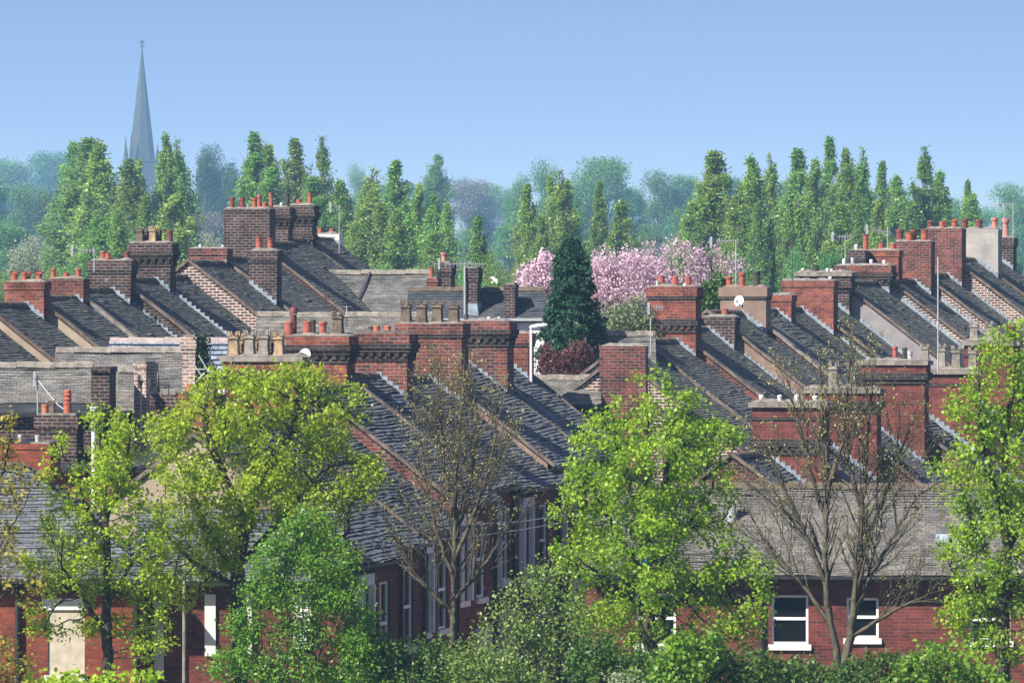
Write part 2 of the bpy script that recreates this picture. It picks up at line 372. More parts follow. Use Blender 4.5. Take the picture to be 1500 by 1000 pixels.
def window(h, c, o, sill=True, lintel='white', jamb=0.0, split=.5, open_top=False, kind='window', panelmat=None):
    a, b, e, f = o; x0, x1 = c - .115, c - .055; t = .055
    mb = MB()
    if panelmat is None:
        mb.box(x0, x1, a, a+t, e, f); mb.box(x0, x1, b-t, b, e, f); mb.box(x0, x1, a+t, b-t, f-t, f); mb.box(x0, x1, a+t, b-t, e, e+t)
        zm = e + (f-e)*split; mb.box(x0+.004, x1+.012, a+t, b-t, zm-t*.6, zm+t*.6)
        w = mb.build('window', M['white'], h.root)
        mb = MB(); mb.face([(x0+.02, a+t, e+t), (x0+.02, b-t, e+t), (x0+.02, b-t, zm-.03), (x0+.02, a+t, zm-.03)])
        if open_top: mb.face([(x1+.02, a+t, f-t), (x1+.02, b-t, f-t), (x1+.30, b-t, zm+.12), (x1+.30, a+t, zm+.12)])
        else: mb.face([(x0+.02, a+t, zm+.03), (x0+.02, b-t, zm+.03), (x0+.02, b-t, f-t), (x0+.02, a+t, f-t)])
        mb.build('pane', M['glass'], w)
    else:
        mb.box(c-.10, c-.03, a, b, e, f); w = mb.build(kind, panelmat, h.root)
    if sill:
        mb = MB(); mb.box(c-.05, c+.07, a-.07, b+.07, e-.13, e-.002); mb.build('sill', M['offwhite'], w)
    if lintel:
        mb = MB(); mb.box(c-.04, c+.012+jamb*.8, a-.12, b+.12, f+.003, f+.24); mb.build('lintel', M['offwhite'] if lintel == 'stone' else M['white'], w)
    if jamb:
        for q in (a-.13, b+.002):
            mb = MB(); mb.box(c-.02, c+jamb, q, q+.128, e, f); mb.build('jamb', M['offwhite'], w)
    return w

def stepped_flash(h, parent, x0, x1, zl, y, step=.13, low=.05):
    mb = MB(); x = x0
    while x < x1 - .02:
        xe = min(x+step, x1); j = random.uniform(-.015, .015)
        mb.obox((x, y, zl(x)-low), (xe-x, 0, zl(xe)-zl(x)), (0, -.012, 0), (0, 0, .03))
        zt = zl(x) + .075 + j*.6
        P = [(x, zl(x)-low+.02), (xe, zl(xe)-low+.02), (xe, zt), (x, zt)]
        mb.face([(q[0], y-.006, q[1]) for q in P]); x = xe
    return mb.build('flashing', M['lead'], parent)

def house(label, px, py, d, L, hw, pitch=37, ang=12, roof='slate', gauge=.098, wall='brick_dark', gable=None, verge='mortar', group=None,
          hl=None, eo=.16, prev=None, flash=True, name='terrace_house', cat='house', hip=0.0, ops=(), amp=1.0, ridge='stone_dark', gutter=True, zg=None, far_verge=None, sag=.03, wall_ops=None, vmat=None):
    h = House(); P = W(px, py, d); a = R(ang); h.ang = a
    h.p = Vector((math.cos(a), -math.sin(a), 0)); h.r = Vector((math.sin(a), math.cos(a), 0))
    h.zg = (gz(P.x + h.p.x*hw*.7, P.y + h.p.y*hw*.7) if zg is None else zg) - .3
    h.root = empty(name, (P.x, P.y, h.zg), -a); h.loc = Vector((P.x, P.y, h.zg)); h.zr = P.z - h.zg; h.L = L; h.ridgeP = P
    tag(h.root, label, cat, group); pt = R(pitch); h.tan = math.tan(pt); hl = hw if hl is None else hl; h.hw = hw
    wx, wxl = hw - eo, hl - eo; h.wx = wx
    g = M[gable] if gable else M[wall]
    zr = h.zr; ze = zr - hw*h.tan; zw = zr - wx*h.tan - .02; zwl = zr - wxl*h.tan - .02; h.ze = ze; h.zw = zw
    Lw = L + hip
    mb = MB()                                # walls
    if hip: mb.face([(wx, 0, 0), (wx, 0, zw), (-wxl, 0, zwl), (-wxl, 0, 0)], None, 1); Lw = L + hip - eo
    else:
        mb.face([(-wxl, 0, 0), (wx, 0, 0), (wx, 0, zw), (0, 0, zr-.02), (-wxl, 0, zwl)], None, 1)
        mb.face([(wx, L, 0), (-wxl, L, 0), (-wxl, L, zwl), (0, L, zr-.02), (wx, L, zw)], None, 1)
    h.opsz = [(o[0], o[1], o[2], o[3]) for o in ops(h)] if ops else []
    wall_open(mb, wx, 0, Lw, 0, zw, h.opsz, 0)
    mb.face([(-wxl, Lw, 0), (-wxl, 0, 0), (-wxl, 0, zwl), (-wxl, Lw, zwl)])
    if hip: mb.face([(wx, Lw, 0), (-wxl, Lw, 0), (-wxl, Lw, zwl), (wx, Lw, zw)])
    h.wall = mb.build('wall', [M[wall], g], h.root)
    mb = MB()                                # roof
    cp = math.cos(pt); sp = math.sin(pt)
    hip_hi = (lambda s: L + s*cp*(hip/hw)) if hip else (lambda s: L)
    courses(mb, (0, 0, zr), (0, 1, 0), (1, 0, 0), pt, hw/cp, lambda s: -.04, hip_hi, gauge, amp, sag)
    courses(mb, (0, 0, zr), (0, 1, 0), (-1, 0, 0), pt, hl/cp, lambda s: -.04, hip_hi, gauge*1.6, amp*.6, sag)
    if hip:
        ph = math.atan(hw*h.tan/hip)
        courses(mb, (0, L, zr), (1, 0, 0), (0, 1, 0), ph, hip/math.cos(ph), lambda s: -s*math.cos(ph)*hw/hip, lambda s: s*math.cos(ph)*hw/hip, gauge, amp, 0)
    else:                                    # deck closing the underside
        for sx, w_ in ((1, hw), (-1, hl)):
            mb.face([(0, -.03, zr-.03), (sx*w_, -.03, zr-.03-w_*h.tan), (sx*w_, L, zr-.03-w_*h.tan), (0, L, zr-.03)])
    h.roof = mb.build('roof', M[roof], h.root)
    if ridge:                                # ridge tiles, one by one in one part
        mb = MB(); y = -.03
        while y < L - .05:
            e = min(y + .46, L); j = random.uniform(-.012, .012); q = [(-.14, -.045+j), (-.09, .055+j), (0, .095+j), (.09, .055+j), (.14, -.045+j)]
            for (xa, za), (xb, zb) in zip(q[:-1], q[1:]):
                mb.face([(xa*1.03, y, zr+za), (xb*1.03, y, zr+zb), (xb*.94, e-.008, zr+zb-.012), (xa*.94, e-.008, zr+za-.012)])
            mb.face([(x_*1.03, y, zr+z_) for x_, z_ in q])
            y = e
        mb.build('ridge_tiles', M[ridge], h.roof)
    spec = {'mortar': (.13, .075, 'verge', -.05), 'barge': (.09, .10, 'verge_dark', -.07), 'coping': (.26, .12, 'stone', -.10), 'brown': (.15, .10, 'verge', -.08)}
    for vs, y0, sgn in ((verge, 0, 1), (far_verge, L, -1)):
        if vs:
            w_, t_, m_, off = spec[vs]; m_ = vmat or m_
            mb = MB()
            for sx, ww in ((1, hw+.03), (-1, hl+.03)):
                n = max(2, int(ww/.5)); jj = [random.uniform(-.02, .02) for _ in range(n+1)]
                for k in range(n):
                    xa, xb = ww*k/n, ww*(k+1)/n
                    mb.obox((sx*xa, y0 + (off if sgn > 0 else off + .04), zr - xa*h.tan + .015 + jj[k]), (sx*(xb-xa), 0, -(xb-xa)*h.tan + jj[k+1]-jj[k]), (0, w_, 0), (0, 0, t_ - (.02 if vs == 'mortar' else 0)))
            mb.build('verge', M[m_], h.roof)
    if gutter:
        mb = MB(); mb.box(hw-.06, hw+.05, .01, Lw-.01, ze-.07, ze+.0); mb.box(wx+.003, hw-.06, .02, Lw-.02, ze-.09, ze-.065)
        if ops: yy = Lw - .12; mb.box(wx+.02, wx+.10, yy-.08, yy, .05, ze-.07)
        mb.build('gutter', M['black'], h.root)
    if prev is not None and flash:           # stepped lead where this gable rises above the lower roof
        v = prev.ridgeP - P; vx, vz = v.dot(h.p), v.z
        if -1.2 < vx < 2.6 and vz < .02:
            zl = lambda x: zr + vz - (x - vx)*prev.tan
            stepped_flash(h, h.wall, max(.15, vx), hw-.1, zl, -.012) 
    return h

# ------------------------------------------------------------------ chimneys
POTS = {
 'red':   ('pot_red', [(.82,0),(.86,.06),(.80,.12),(.78,.72),(.92,.77),(1,.86),(.98,.97),(.90,1),(.70,.99),(.68,.6)], 12),
 'orange':('pot_orange', [(.88,0),(.86,.75),(.97,.8),(1,.95),(.92,1),(.72,.98),(.7,.6)], 12),
 'plain': ('pot_red', [(.96,0),(.94,.82),(1,.86),(1,.98),(.8,1),(.76,.6)], 12),
 'dark':  ('pot_dark', [(.86,0),(.84,.7),(.97,.76),(1,.9),(.97,1),(.75,1),(.7,.6)], 12),
 'tall':  ('pot_red', [(.92,0),(.96,.04),(.84,.08),(.76,.72),(.90,.75),(.90,.79),(.78,.81),(.80,.9),(1,.94),(1,1),(.7,1),(.66,.7)], 12),
 'pink':  ('pot_pink', [(.80,0),(.84,.08),(.74,.14),(.70,.7),(.95,.78),(1,.92),(.9,1),(.7,.98),(.66,.6)], 12),
 'ribbed':('pot_red', [(.95,0),(.92,.40),(1.0,.43),(1.0,.47),(.80,.50),(.80,.56),(.98,.60),(.98,.64),(.78,.67),(.78,.73),(.96,.77),(.96,.82),(.80,.86),(.84,.93),(.70,1),(.3,1.01)], 14),
 'black': ('pot_black', [(.9,0),(.86,.8),(1,.84),(1,1),(.8,1),(.7,.6)], 12),
 'vent':  ('white', [(.8,0),(.8,.55),(1,.6),(1,.9),(.5,1),(0,1)], 10),
 'steel': ('metal', [(.85,0),(.85,.6),(1,.62),(1,.98),(.9,1),(0,1)], 12),
}
def pot(parent, x, y, z, w, hgt, kind):
    r = w/2; mb = MB()
    if kind in ('crown', 'crown_dark', 'crown_pale'):
        q = math.sqrt(2); m = {'crown': 'stone_tan', 'crown_dark': 'stone_dark', 'crown_pale': 'stone'}[kind]
        fr = [(1.0,0),(1.0,.10),(.90,.13),(.78,.62),(.80,.66),(1.0,.69),(1.0,.74),(.84,.77),(.84,.82)]
        mb.lathe(x, y, [(r*q*a, z+hgt*b) for a, b in fr], 4, 0, math.pi/4)
        mb.face([(x+sx*r*.84, y+sy*r*.84, z+hgt*.815) for sx, sy in ((-1,-1),(1,-1),(1,1),(-1,1))])
        for sx, sy in ((-1,-1),(1,-1),(1,1),(-1,1)):
            cx, cy = x+sx*r*.66, y+sy*r*.66; t = r*.32
            b0 = [(cx-t, cy-t, z+hgt*.82), (cx+t, cy-t, z+hgt*.82), (cx+t, cy+t, z+hgt*.82), (cx-t, cy+t, z+hgt*.82)]
            ox, oy = sx*r*.12, sy*r*.12; t2 = t*.55
            b1 = [(cx+ox-t2, cy+oy-t2, z+hgt), (cx+ox+t2, cy+oy-t2, z+hgt), (cx+ox+t2, cy+oy+t2, z+hgt*1.0), (cx+ox-t2, cy+oy+t2, z+hgt)]
            for k in range(4): mb.face([b0[k], b0[(k+1)%4], b1[(k+1)%4], b1[k]])
            mb.face(b1)
        o = mb.build('chimney_pot', M[m], parent)
    elif kind == 'cowl':
        m, pr, n = POTS['plain']
        mb.lathe(x, y, [(r*.82*a, z+hgt*.78*b) for a, b in pr], n)
        n2 = 8                                # half-round hood over the pot
        for k in range(n2):
            a0, a1 = math.pi*k/n2, math.pi*(k+1)/n2
            A = [(x+r*s*math.cos(t), y+sy*r*1.05, z+hgt*(.74) + hgt*.26*math.sin(t)) for (t, s, sy) in ((a0,1.05,-1),(a1,1.05,-1),(a1,1.05,1),(a0,1.05,1))]
            mb.face(A)
        for sy in (-1, 1): mb.face([(x+r*1.05*math.cos(math.pi*k/n2), y+sy*r*.9, z+hgt*.74+hgt*.26*math.sin(math.pi*k/n2)) for k in range(n2+1)])
        o = mb.build('chimney_pot', M[m], parent)
    elif kind == 'hood':
        mb.lathe(x, y, [(r*.8, z), (r*.8, z+hgt*.7), (r, z+hgt*.72)], 12)
        c0 = z+hgt*.74
        mb.lathe(x, y, [(r*.98, c0), (r*1.0, c0+hgt*.10), (r*.8, c0+hgt*.22), (r*.3, z+hgt)], 12)
        o = mb.build('chimney_pot', M['pot_dark'], parent)
    else:
        m, pr, n = POTS[kind]
        mb.lathe(x, y, [(r*a, z+hgt*b) for a, b in pr], n); o = mb.build('chimney_pot' if kind not in ('vent', 'steel') else 'flue_vent', M[m], parent, True)
    return o

def chimney(h, x0, x1, ytop, brick='brick_red', style='plain', pots=(), yc=None, sw=.62, zb=None, flash=True, label=None, topmat='mortar', band2=False):
    y_c = (h.L if yc is None else yc); yf, yb = y_c - sw/2, y_c + sw/2
    a, b = ppx(h, x0, 'x', yf), ppx(h, x1, 'x', yf); xm = (a+b)/2; zt = pz(h, ytop, xm, yf)
    z0 = min(h.zr - max(abs(a), abs(b))*h.tan, zt) - 1.0 if zb is None else zb
    mb = MB(); mb.box(a, b, yf, yb, z0, zt-.03)
    def band(o, za, zc, m=0): mb.box(a-o, b+o, yf-o, yb+o, za, zc, m)
    topm = M[brick]
    if style == 'plain':
        band(.028, zt-.20, zt-.004)
    elif style == 'flat':
        band(.008, zt-.09, zt-.004)
    elif style == 'oversail':
        band(.03, zt-.36, zt-.27, 1); band(.045, zt-.27, zt-.004)
    elif style == 'corbel':
        x = a - .02
        while x < b:
            mb.box(x, min(x+.11, b+.03), yf-.07, yf+.01, zt-.56, zt-.45, 1); x += .215
        y = yf - .02
        while y < yb:
            mb.box(b-.01, b+.07, y, min(y+.11, yb+.03), zt-.56, zt-.45, 1); y += .215
        band(.03, zt-.66, zt-.562, 1); band(.085, zt-.45, zt-.36, 1); band(.12, zt-.36, zt-.22, 1); band(.075, zt-.22, zt-.004)
    elif style == 'slab':
        band(.03, zt-.45, zt-.38, 1); band(.09, zt-.13, zt-.004, 2)
    elif style == 'slab2':
        band(.04, zt-.62, zt-.50, 1); band(.10, zt-.50, zt-.32, 1); band(.05, zt-.32, zt-.12); band(.11, zt-.12, zt-.004, 2)
    if band2: band(.035, zt-1.32, zt-1.22, 1); 
    if band2:
        x = a - .02
        while x < b: mb.box(x, min(x+.10, b+.03), yf-.07, yf+.01, zt-1.22, zt-1.10, 1); x += .2
        band(.075, zt-1.10, zt-.98, 1); band(.04, zt-.98, zt-.92, 1)
    c = mb.build('chimney', [topm, M['brick_soot'], M['stone']], h.root)
    if label: c['label'] = label
    # bumpy mortar bed round the pots
    mb = MB(); n = max(4, int((b-a)/.12)); hs = [[(0.004 if j in (0, 3) or i in (0, n) else random.uniform(.03, .10)) for i in range(n+1)] for j in range(4)]
    o = {'corbel': .05, 'slab': .05, 'slab2': .06}.get(style, .01)
    g = lambda i, j: (a-o + (b-a+2*o)*i/n, yf-o + (sw+2*o)*j/3, zt + hs[j][i])
    for j in range(3):
        for i in range(n): mb.face([g(i,j), g(i+1,j), g(i+1,j+1), g(i,j+1)])
    mb.build('mortar_bed', M[topmat], c)
    for q in pots:
        xp, yt, w = q[:3]; kind = q[3] if len(q) > 3 else 'red'; dy = q[4] if len(q) > 4 else random.uniform(-.05, .05)
        y = y_c + dy; x = ppx(h, xp, 'x', y); sc = (h.loc.y + y)/F
        pot(c, x, y, zt + .012, w*sc, pz(h, yt, x, y) - zt - .012, kind)
    if flash and b > .1:
        stepped_flash(h, c, max(a, .02), b, lambda x: h.zr + .03 - x*h.tan, yf - .006, .14, .04)
    return c

# ------------------------------------------------------------------ small things on the roofs
def aerial(label, px, ytop, ybase, d, boom=None, kind='tv_aerial', elems=9, mat='metal', r=.016):
    """A mast with a boom of short cross rods: boom = (px0, px1, py)."""
    b, t = W(px, ybase, d), W(px, ytop, d); root = empty(kind, b); tag(root, label, 'aerial', 'aerials on the rooftops')
    mb = MB(); mb.tube([(0,0,0), tuple(t-b)], r, 6); mb.build('mast', M[mat], root)
    if boom:
        p0, p1 = W(boom[0], boom[2], d)-b, W(boom[1], boom[3] if len(boom) > 3 else boom[2], d)-b
        mb = MB(); mb.tube([p0, p1], r*.75, 5)
        for k in range(elems):
            q = p0.lerp(p1, (k+.5)/elems); ln = .14 + .06*(k % 3 == 0)
            mb.tube([q + Vector((-.06, -ln, .03)), q + Vector((.06, ln, -.03))], r*.45, 4)
            mb.tube([q + Vector((0, 0, -.09)), q + Vector((0, 0, .09))], r*.45, 4)
        q = p0.lerp(p1, .12); mb.box(q.x-.03, q.x+.03, q.y-.1, q.y+.1, q.z-.16, q.z+.16)
        mb.build('antenna', M[mat], root)
    return root
def dish(label, px, py, d, r, toward=(-.45, -.85, .28)):
    c = W(px, py, d); root = empty('satellite_dish', c); tag(root, label, 'satellite dish')
    n = Vector(toward).normalized(); a = n.cross(Z).normalized(); b = a.cross(n)
    mb = MB(); rings = [(r*k/5, .22*r*(k/5)**2) for k in range(6)]
    for (r0, h0), (r1, h1) in zip(rings[:-1], rings[1:]):
        for k in range(20):
            t0, t1 = 2*math.pi*k/20, 2*math.pi*(k+1)/20
            f = lambda rr, hh, t: a*rr*math.cos(t) + b*rr*1.08*math.sin(t) + n*hh
            mb.face([f(r0,h0,t0), f(r1,h1,t0), f(r1,h1,t1), f(r0,h0,t1)])
    mb.build('reflector', M['white'], root, True)
    mb = MB(); tip = n*r*.95 - b*r*.35; mb.tube([-b*r*1.0 + n*.05, tip], .014, 5); mb.box(tip.x-.03, tip.x+.03, tip.y-.03, tip.y+.03, tip.z-.03, tip.z+.03); mb.build('receiver_arm', M['dark_metal'], root)
    mb = MB(); mb.tube([n*.0, -n*.22, -n*.22 + Vector((0, .12, -.12))], .022, 6); mb.build('bracket', M['dark_metal'], root)
    return root
# ------------------------------------------------------------------ upper left row
GA = 'terrace houses of the upper left row'
def row(specs, ang, group, **kw):
    out = []; prev = None
    for i, s in enumerate(specs):
        px, py, d = s['at']; d2 = specs[i+1]['at'][2] if i+1 < len(specs) else s['end']
        k = dict(kw); k.update({q: v for q, v in s.items() if q not in ('at', 'end', 'label', 'ch')})
        h = house(s['label'], px, py, d, (d2-d)/math.cos(R(ang)), k.pop('hw'), ang=ang, group=group, prev=prev, **k)
        for c in s.get('ch', ()): chimney(h, *c[0], **c[1])
        out.append(h); prev = h
    return out
A = row([
 dict(at=(-92, 466, 154), label='slate terrace house cut by the left edge of the picture, below the cowled red chimney', gable='brick_dark'),
 dict(at=(-27, 446, 158), label='slate terrace house with beige rendered gable under the red chimney with three cowled pots', gable='render_beige', verge='barge', flash=False,
      ch=[((7, 64, 413), dict(brick='brick_red', style='plain', pots=[(21, 397, 12, 'cowl', .05), (36, 399, 10, 'red', -.1), (41, 397, 10, 'cowl', .12), (57, 397, 13, 'cowl', 0)]))]),
 dict(at=(50, 436, 162), label='slate terrace house with a low chimney of three short red pots beside the cowled chimney', gable='render_beige', verge='brown', flash=False,
      ch=[((70, 122, 408), dict(brick='brick_mid', style='flat', pots=[(78, 394, 9, 'red'), (97, 399, 9, 'plain'), (115, 393, 10, 'red')]))]),
 dict(at=(105, 424, 166), label='slate terrace house with stone coped verge below the crumbling dark chimney', gable='render_beige', verge='coping',
      ch=[((131, 191, 382), dict(brick='brick_dark', style='oversail', pots=[(151, 368, 11, 'red', .1), (158, 371, 9, 'plain', -.1), (186, 368, 10, 'dark')]))]),
 dict(at=(172, 409, 170), label='slate terrace house below the corbelled black chimney with square crown pots', gable='brick_dark', verge='brown',
      ch=[((191, 249, 356), dict(brick='brick_dark', style='corbel', pots=[(205, 332, 11, 'crown_dark', -.1), (214, 333, 11, 'crown_dark', .2), (224, 331, 11, 'crown', -.1), (232, 333, 10, 'crown_dark', .2), (249, 337, 10, 'dark', 0)]))]),
 dict(at=(216, 405, 174), label='slate terrace house in shadow between the corbelled black chimney and the brick gable', gable='brick_dark', verge='brown'),
 dict(at=(277, 384, 178), label='slate terrace house with pointed brick gable and a potless flat-topped chimney', gable='brick_pale', verge='brown', flash=False,
      ch=[((277, 332, 364), dict(brick='brick_mid', style='plain', pots=[(293, 358, 4, 'vent'), (326, 359, 4, 'vent')])),
          ((365, 405, 367), dict(brick='brick_dark', style='oversail', pots=[(379, 347, 11, 'tall'), (396, 349, 11, 'tall')]))]),
 dict(at=(322, 377, 182), label='slate terrace house carrying the widest block of dark chimney in the upper left row', gable='brick_dark', verge='brown',
      ch=[((328, 395, 306), dict(brick='brick_dark', style='flat', sw=.7, pots=[(340, 289, 9, 'dark'), (355, 290, 9, 'dark'), (373, 290, 9, 'red', -.15), (380, 285, 8, 'red', .2), (388, 297, 8, 'plain', -.1), (397, 282, 8, 'tall', .1), (362, 297, 4, 'vent', .1)]))]),
 dict(at=(372, 355, 188), label='slate terrace house with red-brown brick gable and long brown bargeboard', gable='brick_mid', verge='barge', vmat='verge', flash=False,
      ch=[((397, 422, 304), dict(brick='brick_dark', style='corbel', pots=[(421, 284, 8, 'black', 0), (412, 297, 4, 'vent', 0)]))]),
 dict(at=(402, 350, 193), label='slate terrace house below the corbelled chimney with one tall and one short pot', gable='brick_dark', verge='mortar', flash=False,
      ch=[((424, 457, 301), dict(brick='brick_dark', style='corbel', band2=True, pots=[(438, 292, 9, 'plain'), (454, 283, 8, 'tall')]))]),
 dict(at=(443, 349, 197), end=201, label='slate terrace house at the top end of its row with white rendered chimney', gable='brick_dark', verge='mortar', flash=False,
      ch=[((463, 496, 343), dict(brick='white_wall', style='flat', pots=[(469, 334, 8, 'plain'), (486, 335, 8, 'plain')]))]),
], 12, GA, hw=4.3, pitch=37.5)

# ------------------------------------------------------------------ middle row, above the street
GB = 'terrace houses of the middle row'
def facadeB(h):
    z = h.zw; L = h.L
    return [(L*.16, L*.16+.95, z-2.35, z-.55), (L*.58, L*.58+.95, z-2.35, z-.55), (L*.16, L*.16+.95, z-5.0, z-3.4), (L*.58, L*.58+.95, z-5.2, z-3.3)]
B = row([
 dict(at=(285, 640, 129.0), label='terrace house with beige gable hidden behind the slender sycamore', gable='render_beige', verge='brown'),
 dict(at=(330, 624, 133.5), label='terrace house at the street end of the middle row, mostly behind the yellow-green sycamore', gable='brick_front', verge='brown'),
 dict(at=(390, 607, 138), label='terrace house below the red chimney with stone crown pots in the middle row', gable='brick_mid', verge='brown',
      ch=[((330, 438, 522), dict(brick='brick_red', style='slab2', yc=4.4, sw=.8, pots=[(343, 485, 16, 'crown', -.2), (352, 487, 14, 'crown', .25), (366, 484, 16, 'crown_pale', -.2), (377, 487, 14, 'crown', .25), (387, 484, 16, 'crown_pale', -.2), (398, 487, 14, 'crown_dark', .25), (409, 486, 15, 'crown', -.2)]))]),
 dict(at=(455, 570, 142.5), label='terrace house below the red chimney that carries a white satellite dish', gable='brick_mid', verge='brown',
      ch=[((424, 508, 492), dict(brick='brick_red', style='corbel', yc=4.5, sw=.8, pots=[(423, 471, 14, 'plain', -.1), (430, 449, 12, 'hood', .2), (450, 470, 14, 'plain', -.1), (459, 469, 8, 'black', .25), (473, 471, 13, 'red', -.1), (495, 455, 17, 'crown_dark', 0)]))]),
 dict(at=(507, 552, 147), label='terrace house below the sooty corbelled chimney with two stubby orange pots', gable='brick_mid', verge='brown',
      ch=[((517, 596, 489), dict(brick='brick_mid', style='corbel', sw=.8, topmat='stone_dark', pots=[(552, 477, 11, 'orange'), (568, 477, 11, 'orange'), (543, 478, 8, 'black', .2)]))]),
 dict(at=(556, 556, 150.3), label='terrace house below the chimney with four sooty square pots in a line', gable='brick_mid', verge='mortar', flash=False,
      ch=[((582, 676, 474), dict(brick='brick_mid', style='oversail', sw=.8, pots=[(595, 440, 16, 'crown_dark', -.1), (618, 440, 16, 'crown_dark', -.1), (641, 440, 16, 'crown_dark', -.1), (665, 442, 16, 'crown_dark', -.1)]))]),
 dict(at=(613, 527, 155.5), label='terrace house with brown rendered gable below the potless dentilled chimney', gable='render_brown', verge='barge', vmat='verge',
      ch=[((676, 743, 470), dict(brick='brick_mid', style='corbel', sw=.8, topmat='mortar', pots=[(683, 460, 7, 'black', .1), (716, 464, 5, 'vent', 0), (731, 464, 5, 'vent', 0)]))]),
 dict(at=(676, 520, 160.4), end=165, label='terrace house at the far end of the middle row with thick brown verge', gable='brick_mid', verge='mortar', far_verge='brown', flash=False,
      ch=[((750, 774, 488), dict(brick='brick_red', style='oversail', yc=4.3, sw=.7))]),
], 12.5, GB, hw=3.5, pitch=37.5, roof='slate_b', gauge=.118, wall='brick_wine', ops=facadeB, amp=1.9, flash=False)
for i, h in enumerate(B):
    for j, o in enumerate(h.opsz):
        window(h, h.wx, o, lintel='stone' if j in (0, 3) else '', jamb=(.13 if j in (0, 3) else 0), open_top=(i == 6 and j == 0))

# ------------------------------------------------------------------ upper right row
GC = 'terrace houses of the upper right row'
C_ = row([
 dict(at=(898, 516, 168), label='lowest slate terrace house of the upper right row, left of the tall red chimney', gable='brick_pale', verge='brown'),
 dict(at=(937, 500, 172), label='slate terrace house below the tall red chimney with a black dentilled band', gable='brick_pale', verge='brown',
      ch=[((949, 1019, 420), dict(brick='brick_red', style='oversail', sw=.7, band2=True, pots=[(969, 404, 10, 'plain'), (989, 405, 10, 'plain'), (1008, 405, 10, 'plain'), (963, 411, 5, 'steel', -.2), (1003, 415, 5, 'vent', -.2)]))]),
 dict(at=(985, 482, 176), label='slate terrace house below the low dark chimney with one orange pot', gable='brick_mid', verge='brown', flash=False,
      ch=[((1023, 1076, 464), dict(brick='brick_dark', style='plain', pots=[(1062, 452, 11, 'plain'), (1048, 455, 13, 'black', .1)]))]),
 dict(at=(1037, 458, 180), label='slate terrace house with large brown rendered gable below the brown rendered chimney', gable='render_brown', verge='barge', vmat='verge',
      ch=[((1055, 1122, 421), dict(brick='render_brown', style='oversail', topmat='render_brown', pots=[(1068, 405, 11, 'red'), (1087, 399, 11, 'red', -.1), (1108, 397, 12, 'black')]))]),
 dict(at=(1090, 455, 184), label='terrace house with curled sagging roof edge beside the narrow red chimney', gable='brick_mid', verge='coping', flash=False, amp=2.0,
      ch=[((1125, 1159, 432), dict(brick='brick_red', style='plain'))]),
 dict(at=(1128, 452, 188), label='slate terrace house below the broad bright red chimney without pots', gable='brick_mid', verge='mortar', flash=False,
      ch=[((1145, 1221, 411), dict(brick='brick_red', style='plain', pots=[(1216, 405, 5, 'vent')]))]),
 dict(at=(1172, 438, 192), label='slate terrace house below the black slab-topped chimney with one dark pot', gable='brick_dark', verge='brown',
      ch=[((1168, 1244, 399), dict(brick='brick_dark', style='slab2', pots=[(1195, 389, 10, 'black'), (1176, 393, 5, 'vent'), (1212, 393, 5, 'vent'), (1218, 394, 5, 'vent'), (1231, 395, 5, 'vent')]))]),
 dict(at=(1228, 413, 196), label='slate terrace house with grey lilac rendered gable below the corbelled purple chimney', gable='render_lilac', verge='brown',
      ch=[((1226, 1303, 389), dict(brick='brick_mid', style='corbel', pots=[(1236, 379, 5, 'vent'), (1276, 380, 5, 'vent'), (1295, 381, 5, 'vent'), (1249, 377, 6, 'steel')]))]),
 dict(at=(1300, 411, 201.5), label='slate terrace house with white-mortared gable below the dark two-piece pots', gable='brick_pale', verge='brown',
      ch=[((1243, 1266, 367), dict(brick='brick_dark', style='oversail', yc=.85, flash=False, zb=6, pots=[(1254, 358, 5, 'vent')])),
          ((1268, 1316, 367), dict(brick='brick_red', style='plain', yc=1.6, flash=False, zb=6, pots=[(1268, 344, 10, 'tall', -.1), (1291, 356, 10, 'plain'), (1308, 357, 9, 'plain')])),
          ((1311, 1364, 354), dict(brick='brick_mid', style='flat', pots=[(1318, 336, 13, 'dark', .1), (1332, 341, 12, 'plain', -.1), (1338, 336, 12, 'dark', .15), (1354, 336, 12, 'tall')]))]),
 dict(at=(1350, 402, 205.5), label='slate terrace house below the tall red-brown chimney with four short pots', gable='brick_pale', verge='brown',
      ch=[((1358, 1409, 335), dict(brick='brick_mid', style='flat', sw=.7, pots=[(1363, 323, 11, 'hood'), (1380, 324, 9, 'plain', -.1), (1385, 325, 8, 'red', .2), (1398, 320, 11, 'cowl')]))]),
 dict(at=(1392, 379, 209.5), label='slate terrace house below the grey rendered chimney near the right edge', gable='brick_pale', verge='brown',
      ch=[((1410, 1462, 336), dict(brick='render_grey', style='flat', sw=.7, pots=[(1413, 321, 11, 'dark'), (1434, 322, 12, 'dark'), (1457, 319, 11, 'pink')]))]),
 dict(at=(1408, 364, 213.5), end=218, label='slate terrace house with long beige rendered gable at the right edge of the picture', gable='render_beige', verge='barge', flash=False,
      ch=[((1463, 1484, 348), dict(brick='brick_dark', style='oversail', pots=[(1473, 320, 12, 'pink')]))]),
], 16, GC, hw=4.3, pitch=37)

